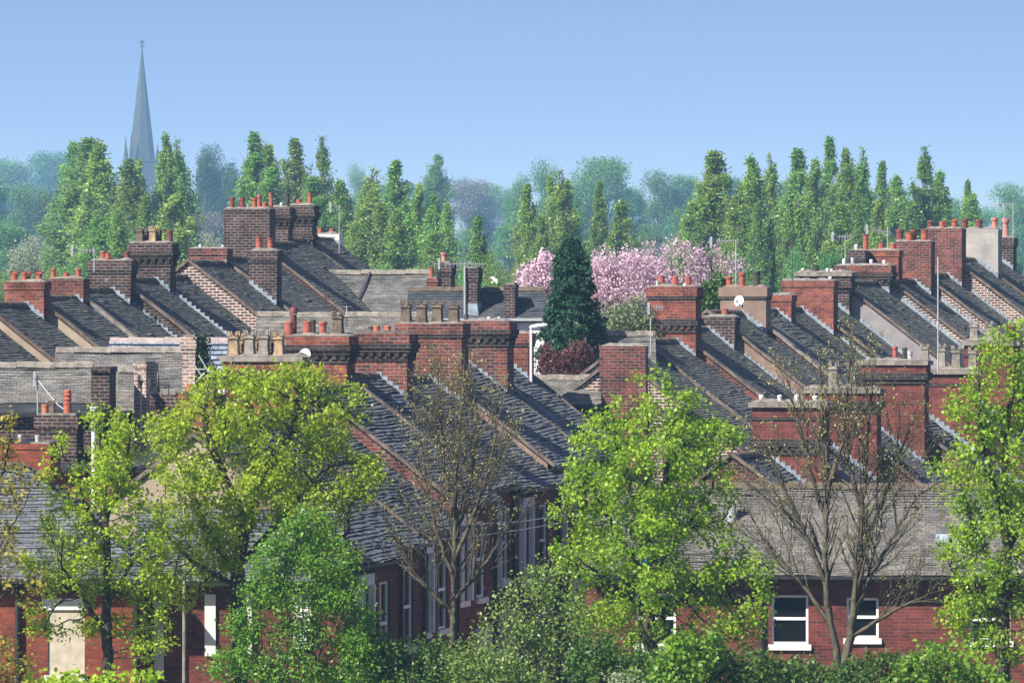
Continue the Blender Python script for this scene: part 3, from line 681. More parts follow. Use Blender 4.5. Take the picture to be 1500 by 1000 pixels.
# ------------------------------------------------------------------ lower right row, behind the front house
GD = 'terrace houses of the lower right row'
D_ = row([
 dict(at=(1072, 668, 150), label='terrace house of the lower right row below the chimney with a row of white vents', gable='brick_mid', verge='brown',
      ch=[((1102, 1208, 589), dict(brick='brick_wine', style='slab', sw=.75, band2=True, pots=[(1115, 578, 7, 'vent'), (1142, 578, 7, 'vent'), (1167, 578, 7, 'vent'), (1194, 579, 8, 'vent')]))]),
 dict(at=(1150, 640, 154.5), label='terrace house of the lower right row below the chimney with two pale square pots', gable='brick_mid', verge='mortar',
      ch=[((1180, 1284, 569), dict(brick='brick_wine', style='slab2', sw=.75, pots=[(1221, 529, 15, 'crown_pale', -.1), (1248, 529, 15, 'crown_pale', -.1)]))]),
 dict(at=(1225, 617, 159), label='terrace house of the lower right row below the broad stone-capped chimney', gable='brick_mid', verge='brown',
      ch=[((1264, 1354, 528), dict(brick='brick_wine', style='slab2', sw=.75, pots=[(1311, 507, 9, 'red', .1), (1325, 509, 8, 'black', 0), (1333, 514, 8, 'steel', 0), (1355, 504, 13, 'crown_pale', -.1)]))]),
 dict(at=(1295, 592, 163.5), label='terrace house of the lower right row below the chimney with two castellated pale pots', gable='brick_mid', verge='brown',
      ch=[((1361, 1432, 541), dict(brick='brick_wine', style='slab', sw=.75, pots=[(1380, 503, 12, 'crown_pale', -.1), (1401, 506, 14, 'crown_pale', -.1), (1425, 508, 13, 'crown_pale', -.1)]))]),
 dict(at=(1372, 571, 168), end=172.5, label='terrace house of the lower right row behind the right edge tree', gable='brick_mid', verge='brown',
      ch=[((1412, 1490, 499), dict(brick='brick_wine', style='slab', sw=.75, pots=[(1427, 470, 13, 'crown_pale'), (1449, 470, 12, 'crown_pale'), (1482, 474, 12, 'dark')]))]),
], 12.5, GD, hw=3.4, pitch=37, roof='slate_b', gauge=.118, wall='brick_red', amp=2.3)

# ------------------------------------------------------------------ front houses along the bottom of the picture
def opsE(h):
    o = []
    for a, b, t, s in ((932, 990, 868, 945), (1130, 1184, 871, 943), (1240, 1287, 875, 934), (1421, 1480, 878, 938)):
        ya, yb = ppx(h, a, 'y', h.wx), ppx(h, b, 'y', h.wx); o.append((ya, yb, pz(h, s, h.wx, ya), pz(h, t, h.wx, ya)))
    for a, b in ((1020, 1075), (1335, 1390)):      # ground floor, out of the frame
        ya, yb = ppx(h, a, 'y', h.wx), ppx(h, b, 'y', h.wx); o.append((ya, yb, 1.0, 2.4))
    return o
E = house('red brick house with white framed windows across the bottom right, slate roof facing the viewer', 868, 711, 142.6, 11.2, 2.7, pitch=36, ang=95, roof='slate_brown', gauge=.092,
          wall='brick_wine', gable='brick_grey', verge='mortar', eo=.42, ops=opsE, name='brick_house', amp=1.3, sag=.10, zg=-.2)
for j, o in enumerate(E.opsz): window(E, E.wx, o, lintel='', split=.52)
mb = MB(); yy = ppx(E, 1116, 'y', E.wx); mb.tube([(E.wx+.07, yy, .1), (E.wx+.07, yy, E.zw-.1)], .045, 8); mb.build('drainpipe', M['black'], E.root)
mb = MB(); yy = ppx(E, 1071, 'y', 1.3); zz = E.zr - 1.3*E.tan; mb.lathe(1.0, yy, [(.10, zz-.1), (.10, zz+.62), (.13, zz+.64), (.13, zz+.72), (0, zz+.75)], 12); mb.build('flue_vent', M['metal'], E.root, True)
mb = MB(); yy = ppx(E, 1378, 'y', 1.9); zz = E.zr - 1.7*E.tan; mb.obox((1.55, yy-.12, zz+.15), (.25, 0, -.25*E.tan), (0, .3, 0), (.03, 0, .05)); mb.build('roof_vent', M['lead'], E.root)

def opsF(h):
    o = []
    ya, yb = ppx(h, 70, 'y', h.wx), ppx(h, 124, 'y', h.wx); o.append((ya, yb, pz(h, 988, h.wx, ya), pz(h, 893, h.wx, ya)))
    ya, yb = ppx(h, 222, 'y', h.wx), ppx(h, 236, 'y', h.wx)
    return o
Fh = house('red brick house at the bottom left with hipped slate roof and a blocked-up window', -190, 682, 129.0, 3.25, 3.05, pitch=36.5, ang=91, roof='slate_b', gauge=.105, wall='brick_front',
           verge=None, eo=.30, ops=opsF, name='brick_house', amp=1.4, hip=3.0, zg=-.2, sag=.06)
for o in Fh.opsz: window(Fh, Fh.wx, o, lintel='stone', panelmat=M['stone_pale'], kind='blocked_window')
mb = MB(); yy = ppx(Fh, 26, 'y', Fh.wx); mb.tube([(Fh.wx+.07, yy, .1), (Fh.wx+.07, yy, Fh.zw-.1)], .055, 8); mb.build('drainpipe', M['black'], Fh.root)
mb = MB(); mb.box(Fh.wx+.004, Fh.wx+.05, .1, Fh.L+2.6, Fh.zw-.42, Fh.zw-.20); mb.build('eaves_band', M['brick_dark'], Fh.root)

# ------------------------------------------------------------------ roofs and walls in the middle of the picture
GM = 'wings and outbuildings between the rows'
def wing(label, x0, y0, x1, d, hw, name='rear_wing', ang=90, **k):
    P0 = W(x0, y0, d); L = (x1 - x0)/F*d
    return house(label, x0, y0, d, L, hw, ang=ang, name=name, cat=k.pop('cat', 'outbuilding'), group=GM, verge=k.pop('verge', None), flash=False, **k)
X1 = wing('grey tiled wing with big segmented ridge tiles at the left edge', -30, 535, 138, 146.5, 1.0, pitch=42, roof='slate_light', ridge='stone', wall='brick_dark', gauge=.085, sag=.06)
mb = MB(); a = ppx(X1, 138.5, 'y', 0); b = ppx(X1, 166, 'y', 0); zt = pz(X1, 537, 0, a); mb.box(-1.3, 1.18, a, b-.02, zt-3.4, zt-.12); mb.box(-1.36, 1.24, a-.002, b+.01, zt-.12, zt); mb.build('end_parapet', M['brick_dark'], X1.root)
X2 = wing('lichened grey tiled wing behind the left edge wing, ivy-clad stack at its right end', 84, 513, 284, 153, 1.5, pitch=40, roof='slate_light', ridge='stone', wall='brick_dark', gauge=.085, ang=92)
X2b = wing('small pale lichened roof behind the stubby white-mortared stack', 176, 541, 232, 149.6, 1.1, pitch=42, roof='slate_pale', ridge='stone', wall='brick_dark', gauge=.085)
X3 = wing('pale blue glazed pantile roof with pink ridge tiles behind the ivy-clad stack', 163, 499, 335, 155.6, 1.55, pitch=36, roof='pantile', ridge='ridge_clay', wall='brick_dark', gauge=.21, ang=91, amp=.5)
mb = MB(); mb.box(X3.hw-.02, X3.hw+.06, X3.L-2.2, X3.L, X3.ze-.2, X3.ze-.02); mb.build('fascia', M['white'], X3.root)
X4 = wing('dark brick back building below the left edge wing, shaded under its white-edged gutter', -30, 593, 150, 144.6, .9, pitch=12, roof='slate_dark', ridge=None, wall='brick_dark')
X7 = wing('low red back building with a shallow dark roof behind the hipped house', -40, 664, 322, 141.7, 1.5, pitch=12, roof='slate_dark', ridge=None, wall='brick_red')
M1 = wing('long weathered grey roof with segmented ridge tiles below the far white chimney', 445, 399, 630, 193, 1.65, pitch=37, roof='slate_light', ridge='stone', wall='brick_dark', gauge=.095, ang=91, name='cross_wing')
mb = MB(); yy = ppx(M1, 538, 'y', 1.5); mb.obox((.1, yy, M1.zr - .1*M1.tan+.06), (1.5, -.45, -1.5*M1.tan), (0, .06, 0), (.02, 0, .03)); mb.build('lead_strip', M['dark_metal'], M1.roof)
M2 = wing('low grey roof showing between the pots of the dish chimney and the four square pots', 378, 461, 640, 172, 2.6, pitch=36, roof='slate_pale', ridge='stone', wall='brick_dark', gauge=.095, ang=91, name='cross_wing')
M3 = wing('dark slate cottage with white rendered wall and stubby brown stacks beside the conifer', 600, 424, 800, 186, 1.15, pitch=38, roof='slate_dark', ridge='stone_dark', wall='white_wall', gable='white_wall', gauge=.12, ang=92.5, name='cottage', cat='cottage', amp=.5, eo=.12)
mb = MB(); mb.box(M3.hw+.052, M3.hw+.09, .1, M3.L, M3.ze-.05, M3.ze+.03); mb.build('fascia', M['metal'], M3.root)

def stack(label, px0, px1, ytop, ybase, d, ang=12, sw=.6, brick='brick_mid', style='flat', pots=(), extra=None):
    """A free-standing looking stack rising from a roof: a thing of its own."""
    class T: pass
    h = House(); P = W((px0+px1)/2, ybase, d); a = R(ang); h.p = Vector((math.cos(a), -math.sin(a), 0)); h.r = Vector((math.sin(a), math.cos(a), 0))
    h.root = empty('chimney_stack', P, -a); h.loc = P; h.zr = 0; h.L = 0; h.tan = .7; tag(h.root, label, 'chimney', 'lone stacks among the roofs')
    x0, x1 = ppx(h, px0, 'x', -sw/2), ppx(h, px1, 'x', -sw/2); zt = pz(h, ytop, 0, -sw/2)
    mb = MB(); mb.box(x0, x1, -sw/2, sw/2, gz(P.x, P.y) - P.z - .2, zt-.02); o = .02 if style == 'flat' else .045
    mb.box(x0-o, x1+o, -sw/2-o, sw/2+o, zt-.12 if style == 'flat' else zt-.3, zt, 0)
    if style == 'oversail': mb.box(x0-.02, x1+.02, -sw/2-.02, sw/2+.02, zt-.40, zt-.3, 0)
    c = mb.build('shaft', M[brick], h.root)
    mb = MB(); mb.box(x0+.03, x1-.03, -sw/2+.03, sw/2-.03, zt+.002, zt+.045); mb.build('mortar_bed', M['mortar'], h.root)
    for q in pots:
        x = ppx(h, q[0], 'x', 0); pot(h.root, x, 0, zt+.02, q[2]*d/F, pz(h, q[1], x, 0)-zt-.02, q[3])
    h.top = zt; h.x0, h.x1 = x0, x1
    return h
stack('slim brick stack with one orange pot in front of the long grey roof', 625, 641, 408, 452, 187.5, brick='brick_mid', sw=.55, pots=[(632, 391, 9, 'tall')])
stack('taller dark stack with a dull red pot behind the slim orange-potted stack', 643, 660, 385, 440, 190.5, brick='brick_dark', sw=.6, style='oversail', pots=[(650, 370, 10, 'pink')])
n3 = stack('dark banded stack with a pipe down its side in the middle of the cottage roof', 683, 699, 393, 450, 185.2, brick='brick_dark', sw=.55, style='oversail')
mb = MB(); mb.tube([(n3.x0-.03, -.35, -1.0), (n3.x0-.03, -.35, n3.top+.05)], .03, 6); mb.build('pipe', M['metal'], n3.root)
mb = MB(); P = [(n3.x0, -.3, -.85), (n3.x1+.12, -.3, -.85), (n3.x1+.28, .2, -.6), (n3.x0, .2, .1), (n3.x1+.02, -.1, .15)]
mb.face([P[0], P[1], (n3.x1, -.29, .12), (n3.x0, -.29, .12)]); mb.face([P[1], P[2], (n3.x1+.02, .15, .15), (n3.x1, -.29, .12)]); mb.build('apron', M['lead'], n3.root)
stack('plain square potless stack casting a shadow on the cottage roof', 738, 754, 416, 458, 185.0, brick='brick_dark', sw=.5)
stack('stubby white-mortared stack with dark right side on the small pale roof', 196, 214, 532, 570, 148.4, ang=22, brick='brick_pink', sw=.62)
iv = stack('weathered pink brick stack with ivy climbing its right side', 267, 286, 493, 560, 150.2, ang=14, brick='brick_pink', sw=.6, style='oversail')
n9 = stack('low red stack with two short orange pots and crossed aerial rods', 262, 312, 576, 640, 141.5, brick='brick_red', sw=.6, pots=[(279, 563, 13, 'plain'), (306, 563, 13, 'plain')])
stack('low dark stack with a tall ribbed red pot beside a louvred short one', 53, 112, 608, 660, 141.0, brick='brick_dark', sw=.6, style='oversail', pots=[(99, 571, 13, 'ribbed'), (66, 592, 12, 'orange'), (76, 586, 9, 'crown_dark')])
stack('sooty double-topped stub stack left of the two short orange pots', 223, 258, 578, 640, 142.6, brick='brick_dark', sw=.6, style='oversail')
st = stack('bright red flat-topped stack with short steel vents at the left edge', -20, 74, 650, 720, 137.5, brick='brick_front', sw=.8, pots=[(30, 636, 8, 'steel'), (55, 637, 8, 'steel')])
mb = MB()
for k, px in enumerate((22, 38)):
    x = ppx(st, px, 'x', -.3); mb.face([(x-.13, -.41, st.top+.01), (x+.13, -.41, st.top+.01), (x, -.41, st.top+.12)]); mb.face([(x-.13, -.41, st.top+.01), (x, -.41, st.top+.12), (x, .1, st.top+.12), (x-.13, .1, st.top+.01)]); mb.face([(x+.13, .1, st.top+.01), (x, .1, st.top+.12), (x, -.41, st.top+.12), (x+.13, -.41, st.top+.01)])
mb.build('vent_hood', M['black'], st.root)

FB = wing('slate roofed front range right of the hipped house, behind the vivid green tree', 205, 742, 505, 128.6, 2.05, pitch=36, roof='slate_b', ridge='stone_dark', wall='brick_wine', gauge=.105, amp=1.4, eo=.3)
for a, b, t, s_ in ((345, 369, 822, 958), (226, 240, 880, 990), (300, 316, 870, 960), (430, 455, 870, 950)):
    ya, yb = ppx(FB, a, 'y', FB.wx), ppx(FB, b, 'y', FB.wx); z1, z0 = pz(FB, t, FB.wx, ya), pz(FB, s_, FB.wx, ya)
    mb = MB(); mb.box(FB.wx+.003, FB.wx+.06, ya, yb, z0, min(z1, FB.zw-.1)); mb.build('pilaster', M['offwhite'], FB.root)

# gabled back house with the broad chimney breast, right of the red shrub
G = house('dark brick gabled house with a broad flat-topped chimney breast rising from its gable', 880, 543, 166, 3.4, 2.0, pitch=36, ang=8, roof='slate_light', wall='brick_dark', gable='brick_pale', verge='brown', hl=2.0, name='brick_house', cat='house', flash=False)
chimney(G, 878, 946, 507, brick='brick_mid', style='flat', yc=.15, sw=.5, flash=False, zb=1.0, topmat='stone')
X5 = wing('weathered grey roof behind the broad chimney breast, below the sage shrub', 862, 489, 960, 171.5, 2.6, pitch=38, roof='slate_light', ridge='stone', wall='brick_dark', gauge=.095)
X6 = wing('low pale grey roof in front of the copper shrub', 778, 553, 880, 166.5, 1.0, pitch=36, roof='slate_pale', ridge='stone', wall='brick_dark', gauge=.095)

# ------------------------------------------------------------------ dishes, aerials, lamps, wires, gull
dish('white satellite dish on the red chimney above the yellow-green sycamore', 447, 521, 145.3, .16)
dish('pale satellite dish on the brown rendered chimney', 1083, 441, 182.8, .155)
aerial('pole aerial above the white rendered chimney', 497, 302, 385, 198.5, (482, 500, 304), elems=4)
aerial('long fringed aerial crossing the dark banded stack', 681, 388, 396, 186.0, (634, 710, 387), elems=14)
aerial('pale aerial over the black-banded tall red chimney', 1078, 352, 418, 181.5, (1036, 1083, 355, 352), elems=8)
aerial('thin dark aerial mast with side boom right of the brown rendered chimney', 1161, 352, 412, 186.5, (1130, 1166, 354, 357), elems=7, mat='dark_metal')
aerial('upright aerial panel beside the pink blossom', 1042, 376, 422, 178.2, (1040, 1044, 382, 400), elems=5, mat='dark_metal')
aerial('aerial on the left side of the tall red chimney', 953, 444, 520, 170.2, (947, 972, 452, 450), elems=6)
aerial('grid aerial against the poplars above the corbelled purple chimney', 1238, 344, 389, 197.0, (1216, 1248, 347), elems=8)
aerial('double aerial behind the orange pots of the upper right row', 1300, 332, 367, 203.0, (1265, 1305, 335, 341), elems=10)
aerial('tall aerial mast among the pink pots at the right edge', 1484, 298, 350, 215.5, (1457, 1487, 300, 299), elems=6)
aerial('thin aerial mast beside the pink pots near the right edge', 1471, 300, 345, 214.5, None)
aerial('tall pale leaning pole in front of the lower right row', 1374, 376, 545, 161.8, None, mat='metal', r=.02)
aerial('dark aerial mast standing on the left edge wing', 55, 553, 610, 143.2, (50, 57, 555), elems=2)
aerial('aerial behind the crumbling dark chimney', 138, 364, 398, 168.5, (102, 138, 367), elems=8)
aerial('thin aerial on the tan chimney pots of the middle row', 508, 448, 480, 147, None, r=.012)
aerial('short aerial mast with a knob beside the stubby white-mortared stack', 207, 557, 640, 141.9, (203, 210, 559), elems=2, mat='dark_metal')
aerial('short dark aerial mast left of the two short orange pots', 247, 562, 585, 142.3, (215, 249, 564), elems=6, mat='dark_metal')
aerial('dark mast beside the corbelled chimney with stone crown pots', 318, 540, 590, 141.6, (311, 319, 541), elems=2, mat='dark_metal')
b = W(279, 563, 141.5); r_ = empty('aerial_rods', W(295, 566, 141.5)); tag(r_, 'crossed pale aerial rods standing over the two short orange pots', 'aerial', 'aerials on the rooftops')
for (a0, b0, a1, b1) in ((275, 520, 304, 563), (291, 520, 306, 545), (283, 563, 300, 546), (284, 541, 301, 541)):
    mb = MB(); q = Vector(r_.location); mb.tube([W(a0, b0, 141.3)-q, W(a1, b1, 141.3)-q], .016, 5); mb.build('rod', M['metal'], r_)
def wire(label, pts, d0, d1, r=.012, mat='metal'):
    n = len(pts); P = [W(p[0], p[1], d0 + (d1-d0)*i/(n-1)) for i, p in enumerate(pts)]
    mb = MB(); o = P[0]; mb.tube([p - o for p in P], r, 4); w = mb.build('overhead_wire', M[mat], None, False, o); tag(w, label, 'wire', 'overhead wires'); return w
wire('slack pale wire from the dark mast down to the ribbed red pot', [(56, 557), (70, 575), (84, 592), (104, 607)], 143, 141.2)
wire('upper overhead wire crossing the shaded brick street front', [(555, 763), (620, 766), (690, 767), (760, 764), (830, 754)], 131, 150)
wire('lower overhead wire crossing the shaded brick street front', [(540, 792), (620, 791), (690, 786), (760, 776), (820, 766)], 131, 150)

def lamp(label, px, ytop, d, arm_px, kind):
    base = W(px, ytop, d); g = gz(base.x, base.y); root = empty('street_lamp', (base.x, base.y, g)); tag(root, label, 'street lamp')
    h = base.z - g; mb = MB(); mb.lathe(0, 0, [(.09, 0), (.09, 1.2), (.05, 1.25), (.034, h-.1), (.03, h)], 10); mb.build('pole', M['white' if kind else 'stone'], root, True)
    if arm_px:
        ax = (arm_px - px)/F*d; mb = MB()
        prof = [(0.0, .03), (.1, .10), (.45, .13), (.8, .12), (.97, .06), (1.0, .02)]
        for (t0, r0), (t1, r1) in zip(prof[:-1], prof[1:]):
            for k in range(10):
                a0, a1 = 2*math.pi*k/10, 2*math.pi*(k+1)/10
                f = lambda t, rr, a: (-.05 + ax*t, rr*math.cos(a), h + .03 + rr*.55*math.sin(a) + .06*t)
                mb.face([f(t0,r0,a0), f(t1,r1,a0), f(t1,r1,a1), f(t0,r0,a1)])
        mb.build('lantern', M['white'], root, True)
    return root
lamp('white street lamp with a flat lantern in front of the white cottage wall', 778, 481, 164, 805, 1)
lamp('plain grey lamp column behind the yellow-green sycamore', 270, 742, 124.5, None, 0)
vp = W(137, 598, 139.5); root = empty('vent_pipe', (vp.x, vp.y, gz(vp.x, vp.y))); tag(root, 'white soil vent pipe with square cap right of the ribbed red pot', 'vent pipe')
hh = vp.z - root.location.z; mb = MB(); mb.tube([(0, 0, 0), (0, 0, hh)], .045, 10); mb.build('pipe', M['white'], root)
mb = MB(); mb.box(-.08, .08, -.08, .08, hh, hh+.04); mb.box(-.065, .065, -.065, .065, hh-.05, hh-.001); mb.build('cap', M['white'], root)
# gull in flight
c = W(725, 411, 232); mb = MB()
body = [(-.20, .0, .012), (-.15, .0, .045), (-.05, .0, .075), (.06, 0, .07), (.14, .01, .05), (.19, .02, .045), (.23, .02, .02), (.26, .015, .006)]
for (x0, z0, r0), (x1, z1, r1) in zip(body[:-1], body[1:]):
    for k in range(8):
        a0, a1 = 2*math.pi*k/8, 2*math.pi*(k+1)/8
        mb.face([(x0, r0*math.cos(a0), z0+r0*math.sin(a0)), (x1, r1*math.cos(a0), z1+r1*math.sin(a0)), (x1, r1*math.cos(a1), z1+r1*math.sin(a1)), (x0, r0*math.cos(a1), z0+r0*math.sin(a1))])
for sy in (-1, 1):
    sec = [(0.0, .10, -.12, .03), (.18, .12, -.10, .12), (.36, .08, -.10, .15), (.56, -.02, -.12, .12), (.66, -.12, -.15, .08)]
    for (y0, f0, b0, z0), (y1, f1, b1, z1) in zip(sec[:-1], sec[1:]):
        for dz in (.012, -.012): mb.face([(f0, sy*y0, z0+dz), (f1, sy*y1, z1+dz), (b1, sy*y1, z1), (b0, sy*y0, z0)])
mb.face([(-.18, -.03, .0), (-.32, -.08, .0), (-.32, .08, .0), (-.18, .03, .0)])
g = mb.build('bird', M['bird'], None, True, c); g.rotation_euler = (R(38), R(-30), R(20)); g.scale = (.5, .34, .5); tag(g, 'small white bird gliding in front of the dark trees right of the banded stack', 'bird')
# ------------------------------------------------------------------ trees
def mesh_arrays(name, V, faces, mat, parent=None, tint=None, smooth=False):
    """faces: list of (k, index array (n, k)) blocks"""
    me = bpy.data.meshes.new(name); me.vertices.add(len(V)); me.vertices.foreach_set('co', np.asarray(V, np.float32).ravel())
    nl = sum(f.size for f in faces); nf = sum(len(f) for f in faces)
    me.loops.add(nl); me.loops.foreach_set('vertex_index', np.concatenate([f.ravel() for f in faces]).astype(np.int32))
    ls = []; o = 0
    for f in faces: ls.append(o + np.arange(len(f))*f.shape[1]); o += f.size
    me.polygons.add(nf); me.polygons.foreach_set('loop_start', np.concatenate(ls).astype(np.int32))
    if smooth: me.polygons.foreach_set('use_smooth', np.ones(nf, bool))
    if tint is not None:
        a = me.attributes.new('tint', 'FLOAT', 'POINT'); a.data.foreach_set('value', np.asarray(tint, np.float32))
    me.materials.append(mat); me.update(calc_edges=True)
    o = bpy.data.objects.new(name, me); COL.objects.link(o)
    if parent: o.parent = parent
    return o

SHAPES = {
 'lobed': np.array([(0,0),(.12,.40),(.40,.30),(.60,.52),(.70,.22),(1,0),(.70,-.22),(.60,-.52),(.40,-.30),(.12,-.40)]),
 'kite': np.array([(0,0),(.42,.36),(1,0),(.42,-.36)]),
 'oval': np.array([(0,0),(.3,.27),(.72,.24),(1,0),(.72,-.24),(.3,-.27)]),
}
def leaves(name, P, size, shape, mat, parent, rg, up=.6, tint=None, droop=.3, along=None):
    n = len(P); sh = SHAPES[shape]; K = len(sh)
    nv = rg.normal(size=(n, 3)); nv /= np.linalg.norm(nv, axis=1)[:, None]; nv[:, 2] += up; nv /= np.linalg.norm(nv, axis=1)[:, None]
    t = rg.normal(size=(n, 3))
    if along is not None: t = t*.5 + along
    t -= nv*(t*nv).sum(1)[:, None]; t /= np.linalg.norm(t, axis=1)[:, None] + 1e-9
    b = np.cross(nv, t); s = np.asarray(size).reshape(-1, 1, 1)*np.ones((n, 1, 1))
    x = sh[:, 0][None, :, None]; y = sh[:, 1][None, :, None]
    V = P[:, None, :] + s*(t[:, None, :]*x + b[:, None, :]*y - nv[:, None, :]*(droop*x*x) + nv[:, None, :]*(np.abs(y)*.25))
    idx = np.arange(n*K).reshape(n, K)
    if tint is None: tint = rg.random(n)
    return mesh_arrays(name, V.reshape(-1, 3), [idx], mat, parent, np.repeat(np.clip(tint, 0, 1), K))

def tubes(name, A, B, ra, rb, mat, parent, k=5):
    d = B - A; ln = np.linalg.norm(d, axis=1)[:, None] + 1e-9; d = d/ln
    ref = np.where(np.abs(d[:, 2:3]) < .9, np.array([[0, 0, 1.]]), np.array([[1., 0, 0]]))
    u = np.cross(d, ref); u /= np.linalg.norm(u, axis=1)[:, None]; w = np.cross(d, u)
    a = 2*np.pi*np.arange(k)/k; ring = u[:, None, :]*np.cos(a)[None, :, None] + w[:, None, :]*np.sin(a)[None, :, None]
    V = np.concatenate([A[:, None, :] + ring*ra[:, None, None], B[:, None, :] + d[:, None, :]*rb[:, None, None]*.4 + ring*rb[:, None, None]], 1)
    n = len(A); o = np.arange(n)[:, None, None]*2*k; i = np.arange(k); j = (i+1) % k
    q = np.stack([i, j, j+k, i+k], 1)[None] + o
    return mesh_arrays(name, V.reshape(-1, 3), [q.reshape(-1, 4)], mat, parent, None, True)

def grow(att, paths, rg, D=.15, di=1.4, dk=.2, iters=140, tropism=(0, 0, .08), jit=.18):
    """Space colonisation: twigs reach for the attraction points from the given limbs."""
    N_ = []; par = []
    for path in paths:
        last = -1
        if N_ and path[0] is not None:
            last = int(np.argmin(np.linalg.norm(np.array(N_) - path[0], axis=1)))
        for q0, q1 in zip(path[:-1], path[1:]):
            m = max(1, int(np.linalg.norm(q1-q0)/D))
            for k in range(m + (1 if last < 0 else 0)):
                t = k/m if last < 0 and k == 0 else (k + (0 if (last < 0) else 1))/m
                if last < 0: t = 0
                N_.append(q0 + (q1-q0)*t + (rg.normal(size=3)*.012 if t > 0 else 0)); par.append(last); last = len(N_)-1
    nodes = list(N_); pts = np.array(nodes)
    dmin = np.full(len(att), 1e9); nn = np.zeros(len(att), int)
    def upd(new_pts, base):
        nonlocal dmin, nn
        for c in range(0, len(new_pts), 256):
            dd = np.linalg.norm(att[:, None, :] - new_pts[None, c:c+256, :], axis=2); k = dd.argmin(1); v = dd[np.arange(len(att)), k]
            better = v < dmin; dmin = np.where(better, v, dmin); nn = np.where(better, base + c + k, nn)
    upd(pts, 0); tr = np.array(tropism)
    for it in range(iters):
        act = (dmin < di) & (dmin > dk)
        if act.sum() < 3: break
        P = np.array(nodes); vec = att[act] - P[nn[act]]; vec /= np.linalg.norm(vec, axis=1)[:, None]
        acc = np.zeros((len(P), 3)); np.add.at(acc, nn[act], vec); src = np.unique(nn[act])
        dr = acc[src]; dr /= np.linalg.norm(dr, axis=1)[:, None] + 1e-9
        dr = dr + tr + rg.normal(size=dr.shape)*jit; dr /= np.linalg.norm(dr, axis=1)[:, None]
        new = P[src] + dr*D; base = len(nodes); nodes.extend(list(new)); par.extend(src.tolist())
        upd(new, base); keep = dmin > dk
        att = att[keep]; dmin = dmin[keep]; nn = nn[keep]
        if len(att) < 3 or len(nodes) > 26000: break
    return np.array(nodes), np.array(par)

def radii(par, tip, e, rmax):
    n = len(par); acc = np.zeros(n); r = np.zeros(n)
    for i in range(n-1, -1, -1):
        r[i] = max(tip, acc[i]**(1/e)) if acc[i] > 0 else tip
        if par[i] >= 0: acc[par[i]] += r[i]**e
    s = rmax/r.max()
    return np.where(r <= tip*1.05, r, tip + (r - tip)*(rmax - tip)/(r.max() - tip))

def blob_points(blobs, n, d, loc, rg, shell=.35, depth=.85, gap=None):
    """points inside a union of ellipsoids given by their outline in the photo and a real depth"""
    s = d/F; out = []; w = np.array([b[2]*b[3] for b in blobs], float)**.9; w /= w.sum()
    for b, k in zip(blobs, (w*n).astype(int)+1):
        v = rg.normal(size=(k, 3)); v /= np.linalg.norm(v, axis=1)[:, None]
        rr = np.where(rg.random(k) < shell, .82 + .18*rg.random(k), rg.random(k)**(1/3.))
        v *= rr[:, None]; c = W(b[0], b[1], d + (b[4] if len(b) > 4 else 0))
        out.append(np.array(c)[None] - np.array(loc)[None] + v*np.array([b[2]*s, b[2]*s*depth, b[3]*s]))
    P = np.concatenate(out)
    if gap is not None:                      # leave gaps between the boughs and a ragged outline
        k1, k2 = rg.normal(size=(9, 3)), rg.random(9)*6.28; k1 /= np.linalg.norm(k1, axis=1)[:, None]; wl = np.linspace(.55, 1.3, 9)*gap[1]
        nz = sum(np.sin(P @ k1[i]*6.28/wl[i] + k2[i]) for i in range(9))/2.1
        P = P[nz > gap[0]]
    return P

def fg_tree(label, cat, trunks, blobs, d, mat, seed, n_att=1500, leaf=.13, per=7, spread=.09, shape='lobed', rmax=.13, bark='bark_dark', D=.14, dk=.19, group=None, name='sycamore_tree', up=.7, tip=.007, leafprob=1.0, gap=(-.30, 1.0), jit=.16, trop=(0, 0, .08), thr=1.3, droop=.35, extra=0, e=2.3):
    rg = np.random.default_rng(seed); b0 = W(trunks[0][0][0], trunks[0][0][1], d); g = gz(b0.x, b0.y)
    loc = Vector((b0.x, b0.y, g-.05)); root = empty(name, loc); tag(root, label, cat, group)
    paths = []
    for i, t in enumerate(trunks):
        P = [np.array(W(q[0], q[1], d + (q[2] if len(q) > 2 else 0)) - loc) for q in t]
        if i == 0: P = [np.array((0, 0, 0.))] + P
        paths.append(P)
    att = blob_points(blobs, int(n_att*1.35), d, loc, rg, gap=gap)
    nodes, par = grow(att, paths, rg, D, 1.6, dk, 140, trop, jit)
    r = radii(par, tip, e, rmax); k = par >= 0; ra = np.minimum(r[par[k]], r[k]*1.25)
    tubes('trunk', nodes[par[k]], nodes[k], ra, r[k], M[bark], root)
    tips = np.where(r < tip*thr)[0]; tips = tips[rg.random(len(tips)) < leafprob]
    par_t = nodes[par[tips]]; dirs = nodes[tips] - par_t; dirs /= np.linalg.norm(dirs, axis=1)[:, None] + 1e-9
    ct = rg.random(len(tips)); P = np.repeat(nodes[tips], per, 0) + rg.normal(size=(len(tips)*per, 3))*spread
    out = np.repeat(dirs, per, 0)*.6 + rg.normal(size=(len(P), 3))*.5; out[:, 2] -= .15
    tn = np.clip(np.repeat(ct, per)*.55 + rg.random(len(P))*.5, 0, 1)
    leaves('crown', P, leaf*(.45 + .95*rg.random(len(P))), shape, LM[mat], root, rg, up, tn, droop, out)
    return root

